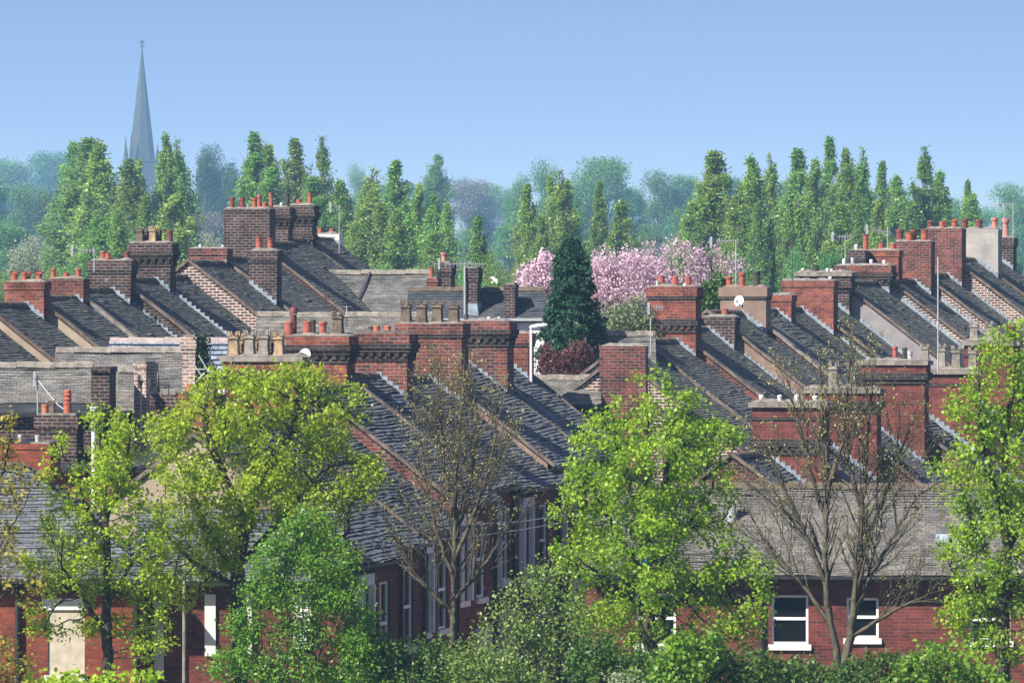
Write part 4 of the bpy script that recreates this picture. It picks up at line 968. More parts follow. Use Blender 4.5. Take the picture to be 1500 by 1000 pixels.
GT = 'young trees along the front'
def bare_tree(label, trunks, d, seed):
    """limbs given by their course; straight rising branches, twigs and twiglets grow off them, with a few small leaves"""
    rg = np.random.default_rng(seed); b0 = W(trunks[0][0][0], trunks[0][0][1], d); g = gz(b0.x, b0.y); loc = Vector((b0.x, b0.y, g-.05))
    root = empty('budding_tree', loc); tag(root, label, 'tree', GT); A = []; B_ = []; ra = []; rb = []; tips = []
    def seg(p, q, r0, r1): A.append(p); B_.append(q); ra.append(r0); rb.append(r1)
    def side(dirv, ang):
        t = rg.normal(size=3); t -= dirv*(t @ dirv); t /= np.linalg.norm(t) + 1e-9
        v = dirv*math.cos(ang) + t*math.sin(ang); v[2] += .28; return v/np.linalg.norm(v)
    def branch(p, v, ln, r, lvl):
        n = max(3, int(ln/.14)); st = ln/n; q = p; pts = [p]
        for k in range(n):
            v = v + rg.normal(size=3)*.07 + np.array((0, 0, .045)); v /= np.linalg.norm(v); nq = q + v*st
            seg(q, nq, r*(1-.8*k/n), r*(1-.8*(k+1)/n)); q = nq; pts.append((q))
            if lvl < 3 and k >= (1 if lvl > 1 else 2):
                for _ in range(1 + (rg.random() < .35)):
                    t = (k+1)/n; branch(q - v*st*rg.random(), side(v, R(rg.uniform(25, 55))), (ln*(.52 if lvl == 1 else .6)*(1-t*.6))*rg.uniform(.6, 1.1), max(.0048, r*.5*(1-.6*t)), lvl+1)
        tips.append(q)
    for i, tr in enumerate(trunks):
        P = [np.array(W(q[0], q[1], d + (q[2] if len(q) > 2 else 0)) - loc) for q in tr]
        yo = 0 if i < 2 else rg.uniform(-.9, .9)
        for k in range(1, len(P)): P[k] = P[k] + np.array((0, yo*k/len(P), 0))
        if i == 0: P = [np.array((0, 0, 0.))] + P
        tot = sum(np.linalg.norm(y-x) for x, y in zip(P[:-1], P[1:])); r0 = .125 if i == 0 else (.09 if i == 1 and seed == 5 else .052); run = 0
        off = np.linalg.norm(P[1]-P[0]) if i == 0 else 0
        for x, y in zip(P[:-1], P[1:]):
            L_ = np.linalg.norm(y-x); n = max(2, int(L_/.15)); dv = (y-x)/L_; prev = x
            for k in range(n):
                f0, f1 = (run + L_*k/n)/tot, (run + L_*(k+1)/n)/tot; nx = x + (y-x)*(k+1)/n + rg.normal(size=3)*.012
                seg(prev, nx, r0*(1-.86*f0), r0*(1-.86*f1)); prev = nx
                if f1 > (.60 if i == 0 else .18):
                    for _ in range(1 + (rg.random() < .45)):
                        branch(nx, side(dv, R(rg.uniform(25, 55))), (.6 + 1.7*(1-f1))*rg.uniform(.45, 1.15), max(.0075, r0*(1-.86*f1)*.45), 1)
            run += L_
        branch(prev, (P[-1]-P[-2])/np.linalg.norm(P[-1]-P[-2]), .45, .012, 1)
    tubes('trunk', np.array(A), np.array(B_), np.array(ra), np.array(rb), M['bark_twig'], root, 4)
    T = np.array(tips); T = T[rg.random(len(T)) < .32]; P = np.repeat(T, 3, 0) + rg.normal(size=(len(T)*3, 3))*.022
    leaves('crown', P, .042*(.5 + .8*rg.random(len(P))), 'kite', LM['bud'], root, rg, .3)
    return root
fg_tree('slender sycamore with yellow-green leaves in front of the blocked-up window', 'tree',
  [[(160, 1010), (156, 900), (157, 800), (154, 720), (148, 650)], [(157, 930), (125, 880), (85, 820, -1)], [(158, 880), (190, 830), (215, 790, .8)], [(156, 790), (120, 730), (100, 680)], [(155, 760), (185, 690), (190, 640)]],
  [(150, 660, 60, 70), (105, 690, 45, 60), (195, 690, 45, 70), (130, 770, 80, 60), (205, 790, 50, 60), (110, 840, 75, 40), (215, 860, 45, 40), (150, 620, 30, 35), (60, 830, 40, 25), (190, 640, 25, 40), (90, 910, 60, 35), (210, 930, 50, 40)],
  119, 'syc_yellow', 1, 1500, .06, 28, .085, D=.12, dk=.19, rmax=.11, group=GT)
fg_tree('broad yellow-green sycamore, the widest crown in front of the middle row', 'tree',
  [[(352, 1020), (350, 900), (348, 830), (365, 740), (372, 660)], [(350, 850), (300, 770), (270, 700, .5)], [(350, 830), (420, 750), (470, 690, -.5)], [(360, 760), (320, 680), (300, 620)], [(368, 720), (420, 640), (440, 580)], [(349, 870), (430, 820), (510, 780, .5)], [(350, 860), (280, 820), (240, 780, -.6)]],
  [(385, 590, 120, 55), (300, 650, 80, 70), (440, 640, 90, 60), (360, 680, 130, 70), (275, 730, 60, 60), (500, 700, 75, 45), (430, 740, 100, 50), (300, 790, 80, 55), (250, 620, 40, 35), (430, 560, 60, 30), (510, 600, 35, 40), (480, 800, 60, 40), (555, 690, 30, 22), (270, 850, 60, 40), (340, 575, 60, 35)],
  121, 'syc_yellow', 2, 3500, .06, 30, .095, D=.12, dk=.185, rmax=.17, group=GT)
bare_tree('bare-looking slim tree with tiny olive buds between the middle row and the street', [[(660, 1010), (664, 900), (666, 800), (668, 700), (672, 620), (680, 550)], [(665, 850), (640, 780), (622, 700), (610, 600)], [(666, 820), (700, 740), (722, 660), (735, 590)], [(667, 760), (650, 690), (645, 610), (640, 540)], [(664, 900), (610, 840), (575, 770)], [(664, 880), (715, 820), (760, 740)], [(666, 790), (690, 700), (700, 620), (690, 540)]], 121, 3)
fg_tree('full bright green sycamore in the centre right with a turquoise bag in its fork', 'tree',
  [[(958, 1010), (952, 940), (948, 870), (950, 800), (945, 700), (950, 620)], [(950, 850), (905, 780), (870, 720, -.4)], [(950, 850), (1000, 780), (1040, 720, .4)], [(948, 780), (915, 700), (900, 640)], [(948, 790), (975, 700), (985, 620)], [(952, 920), (1020, 860), (1080, 830, .6)], [(951, 900), (890, 850), (850, 820, -.6)], [(950, 830), (980, 780), (1060, 760)]],
  [(950, 620, 75, 55), (890, 650, 60, 50), (1015, 640, 65, 45), (950, 690, 120, 60), (870, 720, 55, 60), (1040, 710, 45, 60), (930, 780, 120, 50), (860, 810, 60, 40), (960, 860, 130, 45), (1080, 850, 60, 55), (880, 890, 60, 45), (1040, 900, 80, 40), (955, 560, 28, 30), (835, 740, 30, 30), (1010, 600, 50, 30), (1070, 640, 25, 20), (1090, 910, 40, 40), (970, 950, 80, 40)],
  119, 'syc_green', 4, 2700, .062, 29, .095, D=.12, dk=.195, rmax=.15, group=GT)
bare_tree('twin-stemmed nearly bare tree with sparse olive leaves in front of the white framed windows', [[(1232, 1010), (1226, 960), (1212, 890), (1208, 800), (1212, 700), (1205, 620), (1200, 540)], [(1234, 985), (1246, 930), (1256, 850), (1262, 760), (1268, 680), (1275, 600), (1280, 540)], [(1208, 850), (1170, 760), (1140, 690), (1110, 640)], [(1210, 760), (1185, 680), (1165, 600), (1150, 540)], [(1252, 890), (1300, 800), (1340, 730), (1380, 700)], [(1258, 820), (1300, 720), (1325, 650), (1350, 590)], [(1212, 720), (1235, 640), (1240, 560), (1245, 500)], [(1250, 930), (1320, 890), (1390, 860)], [(1215, 910), (1170, 850), (1120, 790), (1090, 740)], [(1264, 740), (1240, 680), (1255, 600)]], 117, 5)
fg_tree('dense bright green sycamore cut by the right edge of the picture', 'tree',
  [[(1470, 1010), (1468, 900), (1475, 800), (1470, 700), (1478, 600)], [(1470, 860), (1430, 780), (1410, 720)], [(1472, 820), (1510, 720), (1530, 620)], [(1470, 760), (1440, 660), (1435, 600)], [(1470, 900), (1420, 860), (1390, 830)]],
  [(1470, 540, 55, 55), (1430, 600, 45, 45), (1500, 600, 60, 80), (1450, 680, 70, 60), (1410, 720, 40, 45), (1480, 780, 80, 60), (1410, 800, 40, 40), (1450, 860, 60, 45), (1520, 880, 50, 60), (1420, 900, 50, 30), (1510, 500, 45, 40), (1460, 940, 70, 40), (1385, 690, 22, 25)],
  116, 'syc_green', 6, 2300, .062, 29, .095, D=.12, dk=.195, rmax=.15, group=GT)
fg_tree('thin bronze-leaved sapling at the very left edge', 'tree',
  [[(-30, 1010), (-28, 880), (-25, 760), (-20, 660)], [(-28, 850), (10, 780), (35, 740)], [(-26, 760), (5, 690), (15, 640)], [(-28, 900), (20, 860), (60, 840)]],
  [(-10, 640, 40, 40), (0, 720, 45, 45), (-10, 800, 50, 50), (30, 860, 40, 30), (15, 610, 18, 18), (40, 690, 40, 25), (10, 970, 50, 40)],
  118, 'syc_rust', 7, 300, .07, 12, .08, D=.12, dk=.16, rmax=.07, name='sapling', group=GT)

def leaf_cloud(label, cat, name, blobs, d, mat, seed, n, leaf, shape='oval', clump=.10, per=9, stems=5, bark='bark_dark', shell=.55, up=.5, depth=.8, group=None, droop=.25, base_px=None, gap=(-.35, .7)):
    """a shrub or bushy tree: clumps of leaves through the crown's volume, on stems rising from the ground"""
    rg = np.random.default_rng(seed); cx = base_px if base_px else np.mean([b[0] for b in blobs]); P0 = W(cx, 900, d); g = gz(P0.x, P0.y)
    loc = Vector((P0.x, P0.y, g)); root = empty(name, loc); tag(root, label, cat, group)
    C = blob_points(blobs, int(n/per*1.2), d, loc, rg, shell, depth, gap); C = C[C[:, 2] > -.05]
    hi = C[rg.choice(len(C), min(stems*5, len(C)), False)]; A = []; B_ = []; ra = []; rb = []
    for k in range(stems):
        top = hi[k]; p0 = np.array((rg.normal()*.1, rg.normal()*.1, 0.)); q = p0; m = 6
        for j in range(1, m+1):
            t = j/m; nx = p0 + (top-p0)*np.array((t**1.5, t**1.5, t)) + rg.normal(size=3)*.04
            A.append(q); B_.append(nx); ra.append(.055*(1-.85*(j-1)/m)); rb.append(.055*(1-.85*j/m))
            if j > 2:
                c = hi[(k*5 + j) % len(hi)]; A.append(nx); B_.append(nx + (c-nx)*.7); ra.append(.018); rb.append(.006)
            q = nx
    tubes('trunk', np.array(A), np.array(B_), np.array(ra), np.array(rb), M[bark], root)
    P = np.repeat(C, per, 0) + rg.normal(size=(len(C)*per, 3))*clump
    tn = np.clip(np.repeat(rg.random(len(C)), per)*.5 + rg.random(len(P))*.55, 0, 1)
    leaves('crown', P, leaf*(.6 + .8*rg.random(len(P))), shape, LM[mat], root, rg, up, tn, droop)
    return root
GS = 'shrubs along the bottom edge'
leaf_cloud('dense vivid green birch-like tree in front of the broad sycamore', 'tree', 'leafy_tree',
  [(455, 772, 34, 32), (425, 790, 30, 26), (478, 815, 36, 34), (405, 825, 38, 30), (445, 840, 40, 34), (385, 870, 34, 30), (500, 868, 38, 36), (430, 890, 44, 34), (365, 915, 34, 26), (470, 925, 44, 36), (525, 925, 26, 40), (400, 945, 50, 32), (345, 975, 42, 24), (510, 975, 44, 34), (440, 990, 60, 36), (380, 1000, 50, 30), (470, 1030, 110, 40)], 113, 'birch', 21, 34000, .06, 'kite', .085, 12, 7, shell=.4, gap=(-.38, .8))
sh = [
 ('grey-green twiggy shrub between the bare slim tree and the central sycamore', [(790, 890, 70, 60), (740, 940, 50, 50), (830, 930, 60, 55), (800, 850, 40, 35), (780, 990, 110, 50)], 114.5, 'bush_grey', 9000, .06, 'kite'),
 ('dark green bush at the foot of the bare slim tree', [(600, 985, 75, 50), (560, 960, 35, 30), (660, 1000, 60, 45), (650, 960, 35, 25)], 113.5, 'bush', 7500, .075, 'oval'),
 ('low olive bush at the foot of the grey-green twiggy shrub', [(720, 990, 60, 45), (690, 970, 35, 30), (760, 1010, 50, 40)], 112.5, 'bush_grey', 4500, .065, 'oval'),
 ('dark bush under the central sycamore', [(900, 985, 70, 45), (870, 960, 40, 30), (950, 1000, 70, 40)], 112.5, 'bush', 7000, .075, 'oval'),
 ('bright young bush under the central sycamore, beside its trunk', [(1000, 980, 55, 45), (1020, 950, 40, 30), (960, 1010, 60, 30)], 111.8, 'bush_lime', 4500, .075, 'lobed'),
 ('mid green bush below the first white framed window', [(1090, 995, 70, 45), (1130, 1005, 60, 40), (1060, 970, 35, 30)], 112.6, 'bush', 7500, .075, 'oval'),
 ('dark bush around the foot of the twin-stemmed tree', [(1230, 1005, 80, 35), (1180, 995, 45, 28), (1290, 995, 60, 38)], 113, 'bush', 7500, .075, 'oval'),
 ('leafy bush below the rightmost white framed window', [(1380, 985, 60, 45), (1340, 1005, 50, 40), (1420, 1010, 70, 40)], 112.2, 'bush_lime', 6500, .075, 'lobed'),
 ('small pale flowering bush tip at the bottom edge', [(912, 1008, 25, 22), (900, 1004, 14, 10)], 109.5, 'far_pale', 900, .05, 'kite'),
 ('low bush at the foot of the slender yellow-green sycamore', [(120, 1015, 70, 30), (190, 1010, 60, 30), (60, 1020, 50, 30)], 113, 'syc_yellow', 2600, .09, 'lobed'),
 ('deep green bush between the vivid green tree and the dark bush', [(535, 935, 30, 45), (550, 990, 40, 40)], 114.5, 'bush', 3500, .075, 'oval'),
]
for i, (lb, bl, d, m, n, lf, shp) in enumerate(sh):
    leaf_cloud(lb, 'bush', 'bush', bl, d, m, 40+i, n, lf, shp, .08, 8, 5, group=GS)
mb = MB(); c = W(945, 822, 118.4); rg_ = random.Random(3)
for k in range(10):
    a = k*.63; mb.face([(0.02*math.cos(a*3), 0, .02), (.09*math.cos(a)*rg_.uniform(.6, 1), .07*math.sin(a), .16*rg_.uniform(.4, 1)), (.07*math.cos(a+.6), .07*math.sin(a+.6), -.1*rg_.uniform(.3, 1))])
tag(mb.build('plastic_bag', M['blue_bag'], None, False, c), 'turquoise plastic bag caught in the fork of the central sycamore', 'plastic bag')

# middle distance: conifer, cherries, copper shrub, sage shrub, ivy
def conifer(label, px, ytop, ybase, d, wpx, seed=5):
    rg = np.random.default_rng(seed); P0 = W(px, ytop, d); g = gz(P0.x, P0.y); root = empty('conifer_tree', (P0.x, P0.y, g)); tag(root, label, 'tree')
    h = P0.z - g; hb = zat(ybase, d) - g; rmax = wpx/2*d/F
    tubes('trunk', np.array([(0, 0, 0), (0, 0, h*.5)]), np.array([(0, 0, h*.5), (0, 0, h*.95)]), np.array([.16, .10]), np.array([.10, .02]), M['bark_dark'], root, 8)
    C = []
    for k in range(520):
        t = rg.random()**.8; z = hb + (h-hb)*t; r = rmax*(min(1, (1-t)*1.55 + .02)**.75)*(.9 + .1*math.sin(9*t))*(.66 + .44*rg.random()); a = rg.random()*2*math.pi; r *= 1 + .13*math.sin(3*a + 1.7*z) + .10*math.sin(5*a - 2.9*z)
        C.append((r*math.cos(a), r*math.sin(a), z - .12*rg.random()))
    C = np.array(C); per = 60; q = rg.normal(size=(len(C)*per, 3)); q /= np.linalg.norm(q, axis=1)[:, None]; P = np.repeat(C, per, 0) + q*np.array((.15, .15, .11))*(.55 + .5*rg.random((len(q), 1)))
    rad = P.copy(); rad[:, 2] = 0; rad /= np.linalg.norm(rad, axis=1)[:, None] + 1e-9; rad[:, 2] = -.35
    leaves('crown', P, .075*(.6 + .8*rg.random(len(P))), 'kite', LM['conifer'], root, rg, .9, np.repeat(rg.random(len(C)), per)*.6 + rg.random(len(P))*.4, .45, rad*2)
    return root
conifer('dark blue-green conifer standing in front of the pink cherry blossom', 837, 350, 525, 171, 86)
leaf_cloud('deep pink cherry in full blossom right of the dark conifer', 'tree', 'cherry_tree', [(900, 395, 42, 30), (880, 415, 35, 35), (935, 415, 35, 35), (905, 430, 50, 30), (930, 390, 22, 18)], 208, 'cherry', 61, 16000, .085, 'oval', .15, 10, 8, depth=.8, shell=.25, gap=(-.05, .9))
leaf_cloud('deep pink cherry in blossom left of the dark conifer', 'tree', 'cherry_tree', [(780, 412, 22, 22), (798, 395, 12, 22), (770, 425, 14, 12), (800, 420, 18, 25)], 206, 'cherry', 62, 4500, .10, 'oval', .12, 9, 5)
leaf_cloud('thin pale pink cherry with bare twigs showing, behind the tall red chimney', 'tree', 'cherry_tree', [(950, 400, 40, 26), (985, 385, 55, 38), (1030, 395, 45, 30), (960, 410, 35, 30), (1065, 395, 25, 22), (1000, 420, 60, 25)], 214, 'cherry_pale', 63, 7000, .085, 'oval', .16, 7, 12, shell=.4, gap=(-.1, 1.0))
leaf_cloud('copper-leaved shrub in front of the white cottage wall', 'bush', 'copper_shrub', [(822, 532, 22, 20), (846, 524, 20, 20), (806, 542, 15, 14), (828, 551, 32, 14), (800, 520, 6, 9)], 169, 'redshrub', 64, 9000, .075, 'oval', .10, 9, 5)
leaf_cloud('sage green shrub between the conifer and the tall red chimney', 'bush', 'sage_shrub', [(890, 480, 50, 28), (925, 465, 35, 28), (865, 500, 30, 30), (950, 480, 25, 30)], 176, 'shrub', 65, 9000, .075, 'oval', .11, 9, 5)
leaf_cloud('small dark green bush between the tall red chimney and the brown rendered one', 'bush', 'bush', [(1038, 440, 22, 22), (1050, 425, 16, 18)], 186, 'bush', 66, 2200, .12, 'oval', .11, 9, 4)
rg = np.random.default_rng(9); c = Vector(iv.loc); root = empty('ivy_plant', c, -R(14)); tag(root, 'dark ivy covering the right side of the weathered pink brick stack', 'ivy')
n = 2400; zt = iv.top; t = rg.random(n); P = np.stack([iv.x1 + .02 + np.abs(rg.normal(size=n))*.09*(1 + 2*np.clip(.6-t, 0, 1)), -.36 + .75*rg.random(n), -1.0 + (zt + 1.02)*t], 1)
leaves('foliage', P, .07*(.7 + .6*rg.random(n)), 'oval', LM['ivy'], root, rg, .2)
tubes('stem', np.array([(iv.x1+.02, -.1, -1.2), (iv.x1+.02, -.1, -.3)]), np.array([(iv.x1+.02, -.1, -.3), (iv.x1+.02, .05, zt-.2)]), np.array([.03, .02]), np.array([.02, .01]), M['bark_dark'], root)

# ------------------------------------------------------------------ far trees
def poplar_mesh(seed, tips, n=62000, hgt=15.0, w=1.55, low=.12):
    """a columnar poplar: several leaders, short steep limbs, leaves in clumps along them"""
    rg = np.random.default_rng(seed); A = []; B_ = []; ra = []; rb = []; P = []; along = []
    for k, (tx, th, tw) in enumerate(tips):
        H_ = hgt*th; x1 = tx*w; q = np.array((tx*w*.15, 0, 0.)); m = 12; pth = [q]
        yy = rg.normal()*w*.25*(k > 0)
        for j in range(1, m+1):
            t = j/m; nx = np.array((x1*min(1, t*1.8) + rg.normal()*.05 + .15*t*t, yy*min(1, t*2) + rg.normal()*.06, H_*t)); A.append(q); B_.append(nx); r = .17*th*(1-t*.93); ra.append(.17*th*(1-(j-1)/m*.93)); rb.append(r); q = nx; pth.append(nx)
        pth = np.array(pth); nl = int(420*th)
        for i in range(nl):
            t = low + (1-low)*(i + rg.random())/nl; f = t*m; j = min(int(f), m-1); b = pth[j]*(1-(f-j)) + pth[j+1]*(f-j)
            prof = (min(1, (t-low)*3 + .45))*(max(0.0, 1-t)**.95*1.3 + .02); ln = w*tw*prof*(.6 + .7*rg.random()); a = rg.random()*2*math.pi
            d = np.array((math.cos(a)*.26, math.sin(a)*.26, .965)); reach = ln/.26; e = b + d*min(reach, 4.6, (H_ - b[2])*(.35 + .5*rg.random()) + .25)
            A.append(b); B_.append(e); ra.append(.014); rb.append(.004)
            c = int(n/len(tips)/nl*(prof*1.4 + .15)*1.3 + rg.random()); tt = rg.random(c)**.8; gp = b[None] + (e-b)[None]*tt[:, None] + rg.normal(size=(c, 3))*np.array((.19, .19, .24))*((.55 + prof*.7)*(1.15-.75*tt))[:, None]
            P.append(gp); along.append(np.repeat(d[None], c, 0))
    P = np.concatenate(P); al = np.concatenate(along)
    kk = rg.normal(size=(7, 3))*np.array((1, 1, .55)); kk /= np.linalg.norm(kk, axis=1)[:, None]; ph = rg.random(7)*6.28; wl = np.linspace(.6, 1.7, 7)
    keep = sum(np.sin(P @ kk[i]*6.28/wl[i] + ph[i]) for i in range(7))/1.87 > -.45 + .3*rg.normal(size=len(P)); P, al = P[keep], al[keep]
    tr = tubes('trunk', np.array(A), np.array(B_), np.array(ra), np.array(rb), M['bark_far'], None, 5)
    clump = np.sin(P[:, 0]*5 + seed) * np.sin(P[:, 2]*3.1) * .25
    cr = leaves('crown', P, .125*(.55 + .9*rg.random(len(P))), 'oval', LM['poplar'], None, rg, .1, rg.random(len(P))*.8 + clump + .1, .2, al*.5)
    return tr, cr
def broad_mesh(seed, n=30000, hgt=16.0, w=4.6, lobes=13, mat='far', leaf=.21, low=.12, clump=.5):
    rg = np.random.default_rng(seed); A = []; B_ = []; ra = []; rb = []; C = []
    trunk_top = np.array((rg.normal()*.2, rg.normal()*.2, hgt*.45)); A.append(np.array((0, 0, 0.))); B_.append(trunk_top); ra.append(.28); rb.append(.2)
    for k in range(lobes):
        a = rg.random()*2*math.pi; t = low + (1-low)*rg.random(); rr = w*math.sqrt(max(.05, 1 - ((t - .55)/.5)**2))*(.35 + .55*rg.random())
        c = np.array((rr*math.cos(a)*.8, rr*math.sin(a)*.8, hgt*(low*.5 + .5*low + (1-low)*.82*t))); s = w*(.26 + .24*rg.random())
        A.append(trunk_top*rg.uniform(.5, 1)); B_.append(c); ra.append(.12); rb.append(.03)
        m = int(n/lobes/12); v = rg.normal(size=(m, 3)); v /= np.linalg.norm(v, axis=1)[:, None]; v *= (rg.random(m)**.35)[:, None]
        pts = c + v*s*np.array((1, 1, .85)); C.append(pts)
        for q in pts[:9]: A.append(c); B_.append(q); ra.append(.03); rb.append(.008)
    C = np.concatenate(C); P = np.repeat(C, 12, 0) + rg.normal(size=(len(C)*12, 3))*clump*.6
    tr = tubes('trunk', np.array(A), np.array(B_), np.array(ra), np.array(rb), M['bark_far'], None, 5)
    cr = leaves('crown', P, leaf*(.5 + .8*rg.random(len(P))), 'oval', LM[mat], None, rg, .4, np.repeat(rg.random(len(C)), 12)*.6 + rg.random(len(P))*.4, .2)
    return tr, cr
PROTO = {}
def proto(kind):
    if kind not in PROTO:
        s = sum(ord(c)*(i+1) for i, c in enumerate(kind)) % 997
        tipsets = {'pa': [(0, 1, .95), (.5, .8, .5)], 'pb': [(-.5, .93, .75), (.45, 1, .8)], 'pc': [(0, 1, .85), (.75, .80, .6)], 'pd': [(-.7, .78, .6), (0, 1, .8), (.6, .88, .6)], 'pe': [(-.25, 1, .75), (.55, .9, .65)], 'pf': [(.1, 1, 1.0), (-.5, .86, .5)]}
        if kind in tipsets: PROTO[kind] = (poplar_mesh(s, tipsets[kind]), 15.0, 1.55)
        else:
            base, mt = kind.split('-'); PROTO[kind] = (broad_mesh(s, mat=mt, lobes=20 + s % 6), 16.0, 4.6)
        for o in PROTO[kind][0]: COL.objects.unlink(o)
    return PROTO[kind]
def far_tree(label, px, ytop, wpx, d, kind, group, name, flip=False):
    d = 240 + (d - 240)*4.4 if d > 240 else d      # the wood stretches far back
    (tr, cr), hgt, w = proto(kind); P = W(px, ytop, d); g = gz(P.x, P.y); root = empty(name, (P.x, P.y, g), (px*1.7 + ytop) % 6.28 if kind[0] == 'p' else (R(180) if flip else 0.0))
    tag(root, label, 'tree', group); sz = (P.z - g)/hgt/(1.0 if kind[0] == 'p' else .97); sx = (wpx/2*d/F)/w*(2.25 if kind[0] == 'p' else 1.0); sx *= (1 + .28*math.sin(px*.61)) if kind[0] == 'p' else 1; root.scale = (sx, sx, sz)
    for src in (tr, cr):
        o = src.copy(); COL.objects.link(o); o.parent = root
    return root
GP = 'poplars behind the rooftops'
POP = [  # px, top, width, distance, variant, label
 (113, 212, 48, 318, 'pf', 'bluish poplar behind the twin-topped one at the left'), (126, 206, 62, 292, 'pa', 'bushy tall poplar left of the church spire'), (156, 212, 48, 286, 'pe', 'poplar with split top just left of the church pinnacle'),
 (187, 236, 38, 282, 'pa', 'short poplar standing right below the church spire'), (236, 199, 44, 286, 'pe', 'tall poplar touching the right edge of the church spire'), (262, 210, 40, 290, 'pc', 'poplar between the church spire and the dark round trees'),
 (371, 197, 46, 284, 'pa', 'tall poplar rising over the widest dark chimney block'), (403, 216, 36, 288, 'pf', 'narrower poplar over the widest dark chimney block'), (435, 206, 36, 292, 'pa', 'slim poplar over the corbelled chimney with tall and short pots'),
 (472, 206, 50, 290, 'pd', 'broad poplar over the white rendered chimney'), (505, 268, 40, 280, 'pf', 'low poplar just right of the white rendered chimney'), (540, 250, 46, 282, 'pc', 'poplar above the left part of the long grey roof'),
 (577, 238, 46, 280, 'pa', 'tallest poplar above the long grey roof'), (607, 274, 36, 278, 'pf', 'short poplar above the right part of the long grey roof'), (628, 286, 38, 276, 'pe', 'low bushy poplar behind the orange-potted stack'),
 (656, 300, 38, 274, 'pa', 'low dark poplar behind the dull red pot'), (634, 229, 38, 390, 'pf', 'hazy round-topped poplar far behind the orange-potted stack'), (699, 320, 44, 262, 'pa', 'small poplar behind the dark banded stack'),
 (771, 273, 48, 276, 'pa', 'poplar left of the conifer tip'), (812, 262, 36, 280, 'pf', 'poplar directly above the conifer, left of two'), (828, 254, 40, 276, 'pc', 'poplar directly above the conifer, right of two'),
 (884, 268, 42, 274, 'pe', 'poplar above the deep pink cherry'), (908, 296, 30, 276, 'pa', 'short poplar at the right shoulder of the one above the pink cherry'), (1042, 225, 52, 270, 'pa', 'broad free-standing poplar behind the pale pink cherry'),
 (1095, 232, 40, 272, 'pe', 'poplar above the brown rendered chimney'), (1131, 229, 44, 276, 'pc', 'poplar above the narrow red chimney'), (1166, 221, 38, 274, 'pa', 'slim poplar above the broad bright red chimney'),
 (1186, 238, 30, 270, 'pf', 'thin poplar between two taller ones above the slab-topped chimney'), (1213, 204, 48, 278, 'pa', 'tallest poplar of the right hand line'), (1241, 222, 32, 274, 'pf', 'poplar next to the tallest on the right hand line'),
 (1262, 221, 40, 278, 'pc', 'poplar above the corbelled purple chimney'), (1294, 239, 36, 282, 'pa', 'poplar above the two short orange pots on the right'), (1322, 262, 34, 280, 'pf', 'low poplar filling the gap left of the wide triple-topped one'),
 (1347, 220, 62, 276, 'pd', 'wide triple-topped poplar above the dark red chimney of two-piece pots'), (1384, 254, 38, 280, 'pe', 'lower poplar at the right of the triple-topped one'), (1419, 267, 34, 288, 'pb', 'small twin-topped poplar above the grey rendered chimney'),
 (1010, 300, 40, 266, 'pf', 'short poplar among the pale pink blossom'), (1075, 290, 34, 264, 'pf', 'low poplar between the free-standing one and its right neighbour'), (1110, 300, 38, 262, 'pa', 'low leafy poplar behind the brown rendered chimney'),
 (1150, 290, 36, 262, 'pe', 'low poplar behind the thin dark aerial'), (1230, 300, 40, 262, 'pa', 'low poplar behind the grid aerial'), (1285, 295, 42, 264, 'pf', 'low poplar behind the double aerial'),
 (800, 320, 40, 266, 'pf', 'low poplar tucked behind the left side of the conifer'), (385, 250, 44, 280, 'pf', 'low poplar filling behind the row of red pots'), (455, 262, 40, 279, 'pa', 'low poplar at the left of the white rendered chimney'),
 (560, 300, 40, 270, 'pa', 'low poplar in front of the tallest one above the long roof'), (590, 310, 40, 268, 'pe', 'low twin-topped poplar near the middle of the long roof'), (520, 310, 40, 270, 'pf', 'low poplar above the left end of the long roof ridge'),
 (145, 300, 50, 270, 'pc', 'low poplar in front of the bushy ones left of the spire'), (215, 290, 44, 272, 'pa', 'low poplar below the church tower'), (250, 290, 44, 270, 'pf', 'low poplar right of the corbelled black chimney'), (180, 310, 40, 268, 'pe', 'low poplar behind the crumbling dark chimney'),
]
for i, (px, yt, w_, d, v, lb) in enumerate(POP): far_tree(lb, px, yt, w_, d, v, GP, 'poplar_tree', i % 2 == 1)
GW = 'woodland trees in the distance'
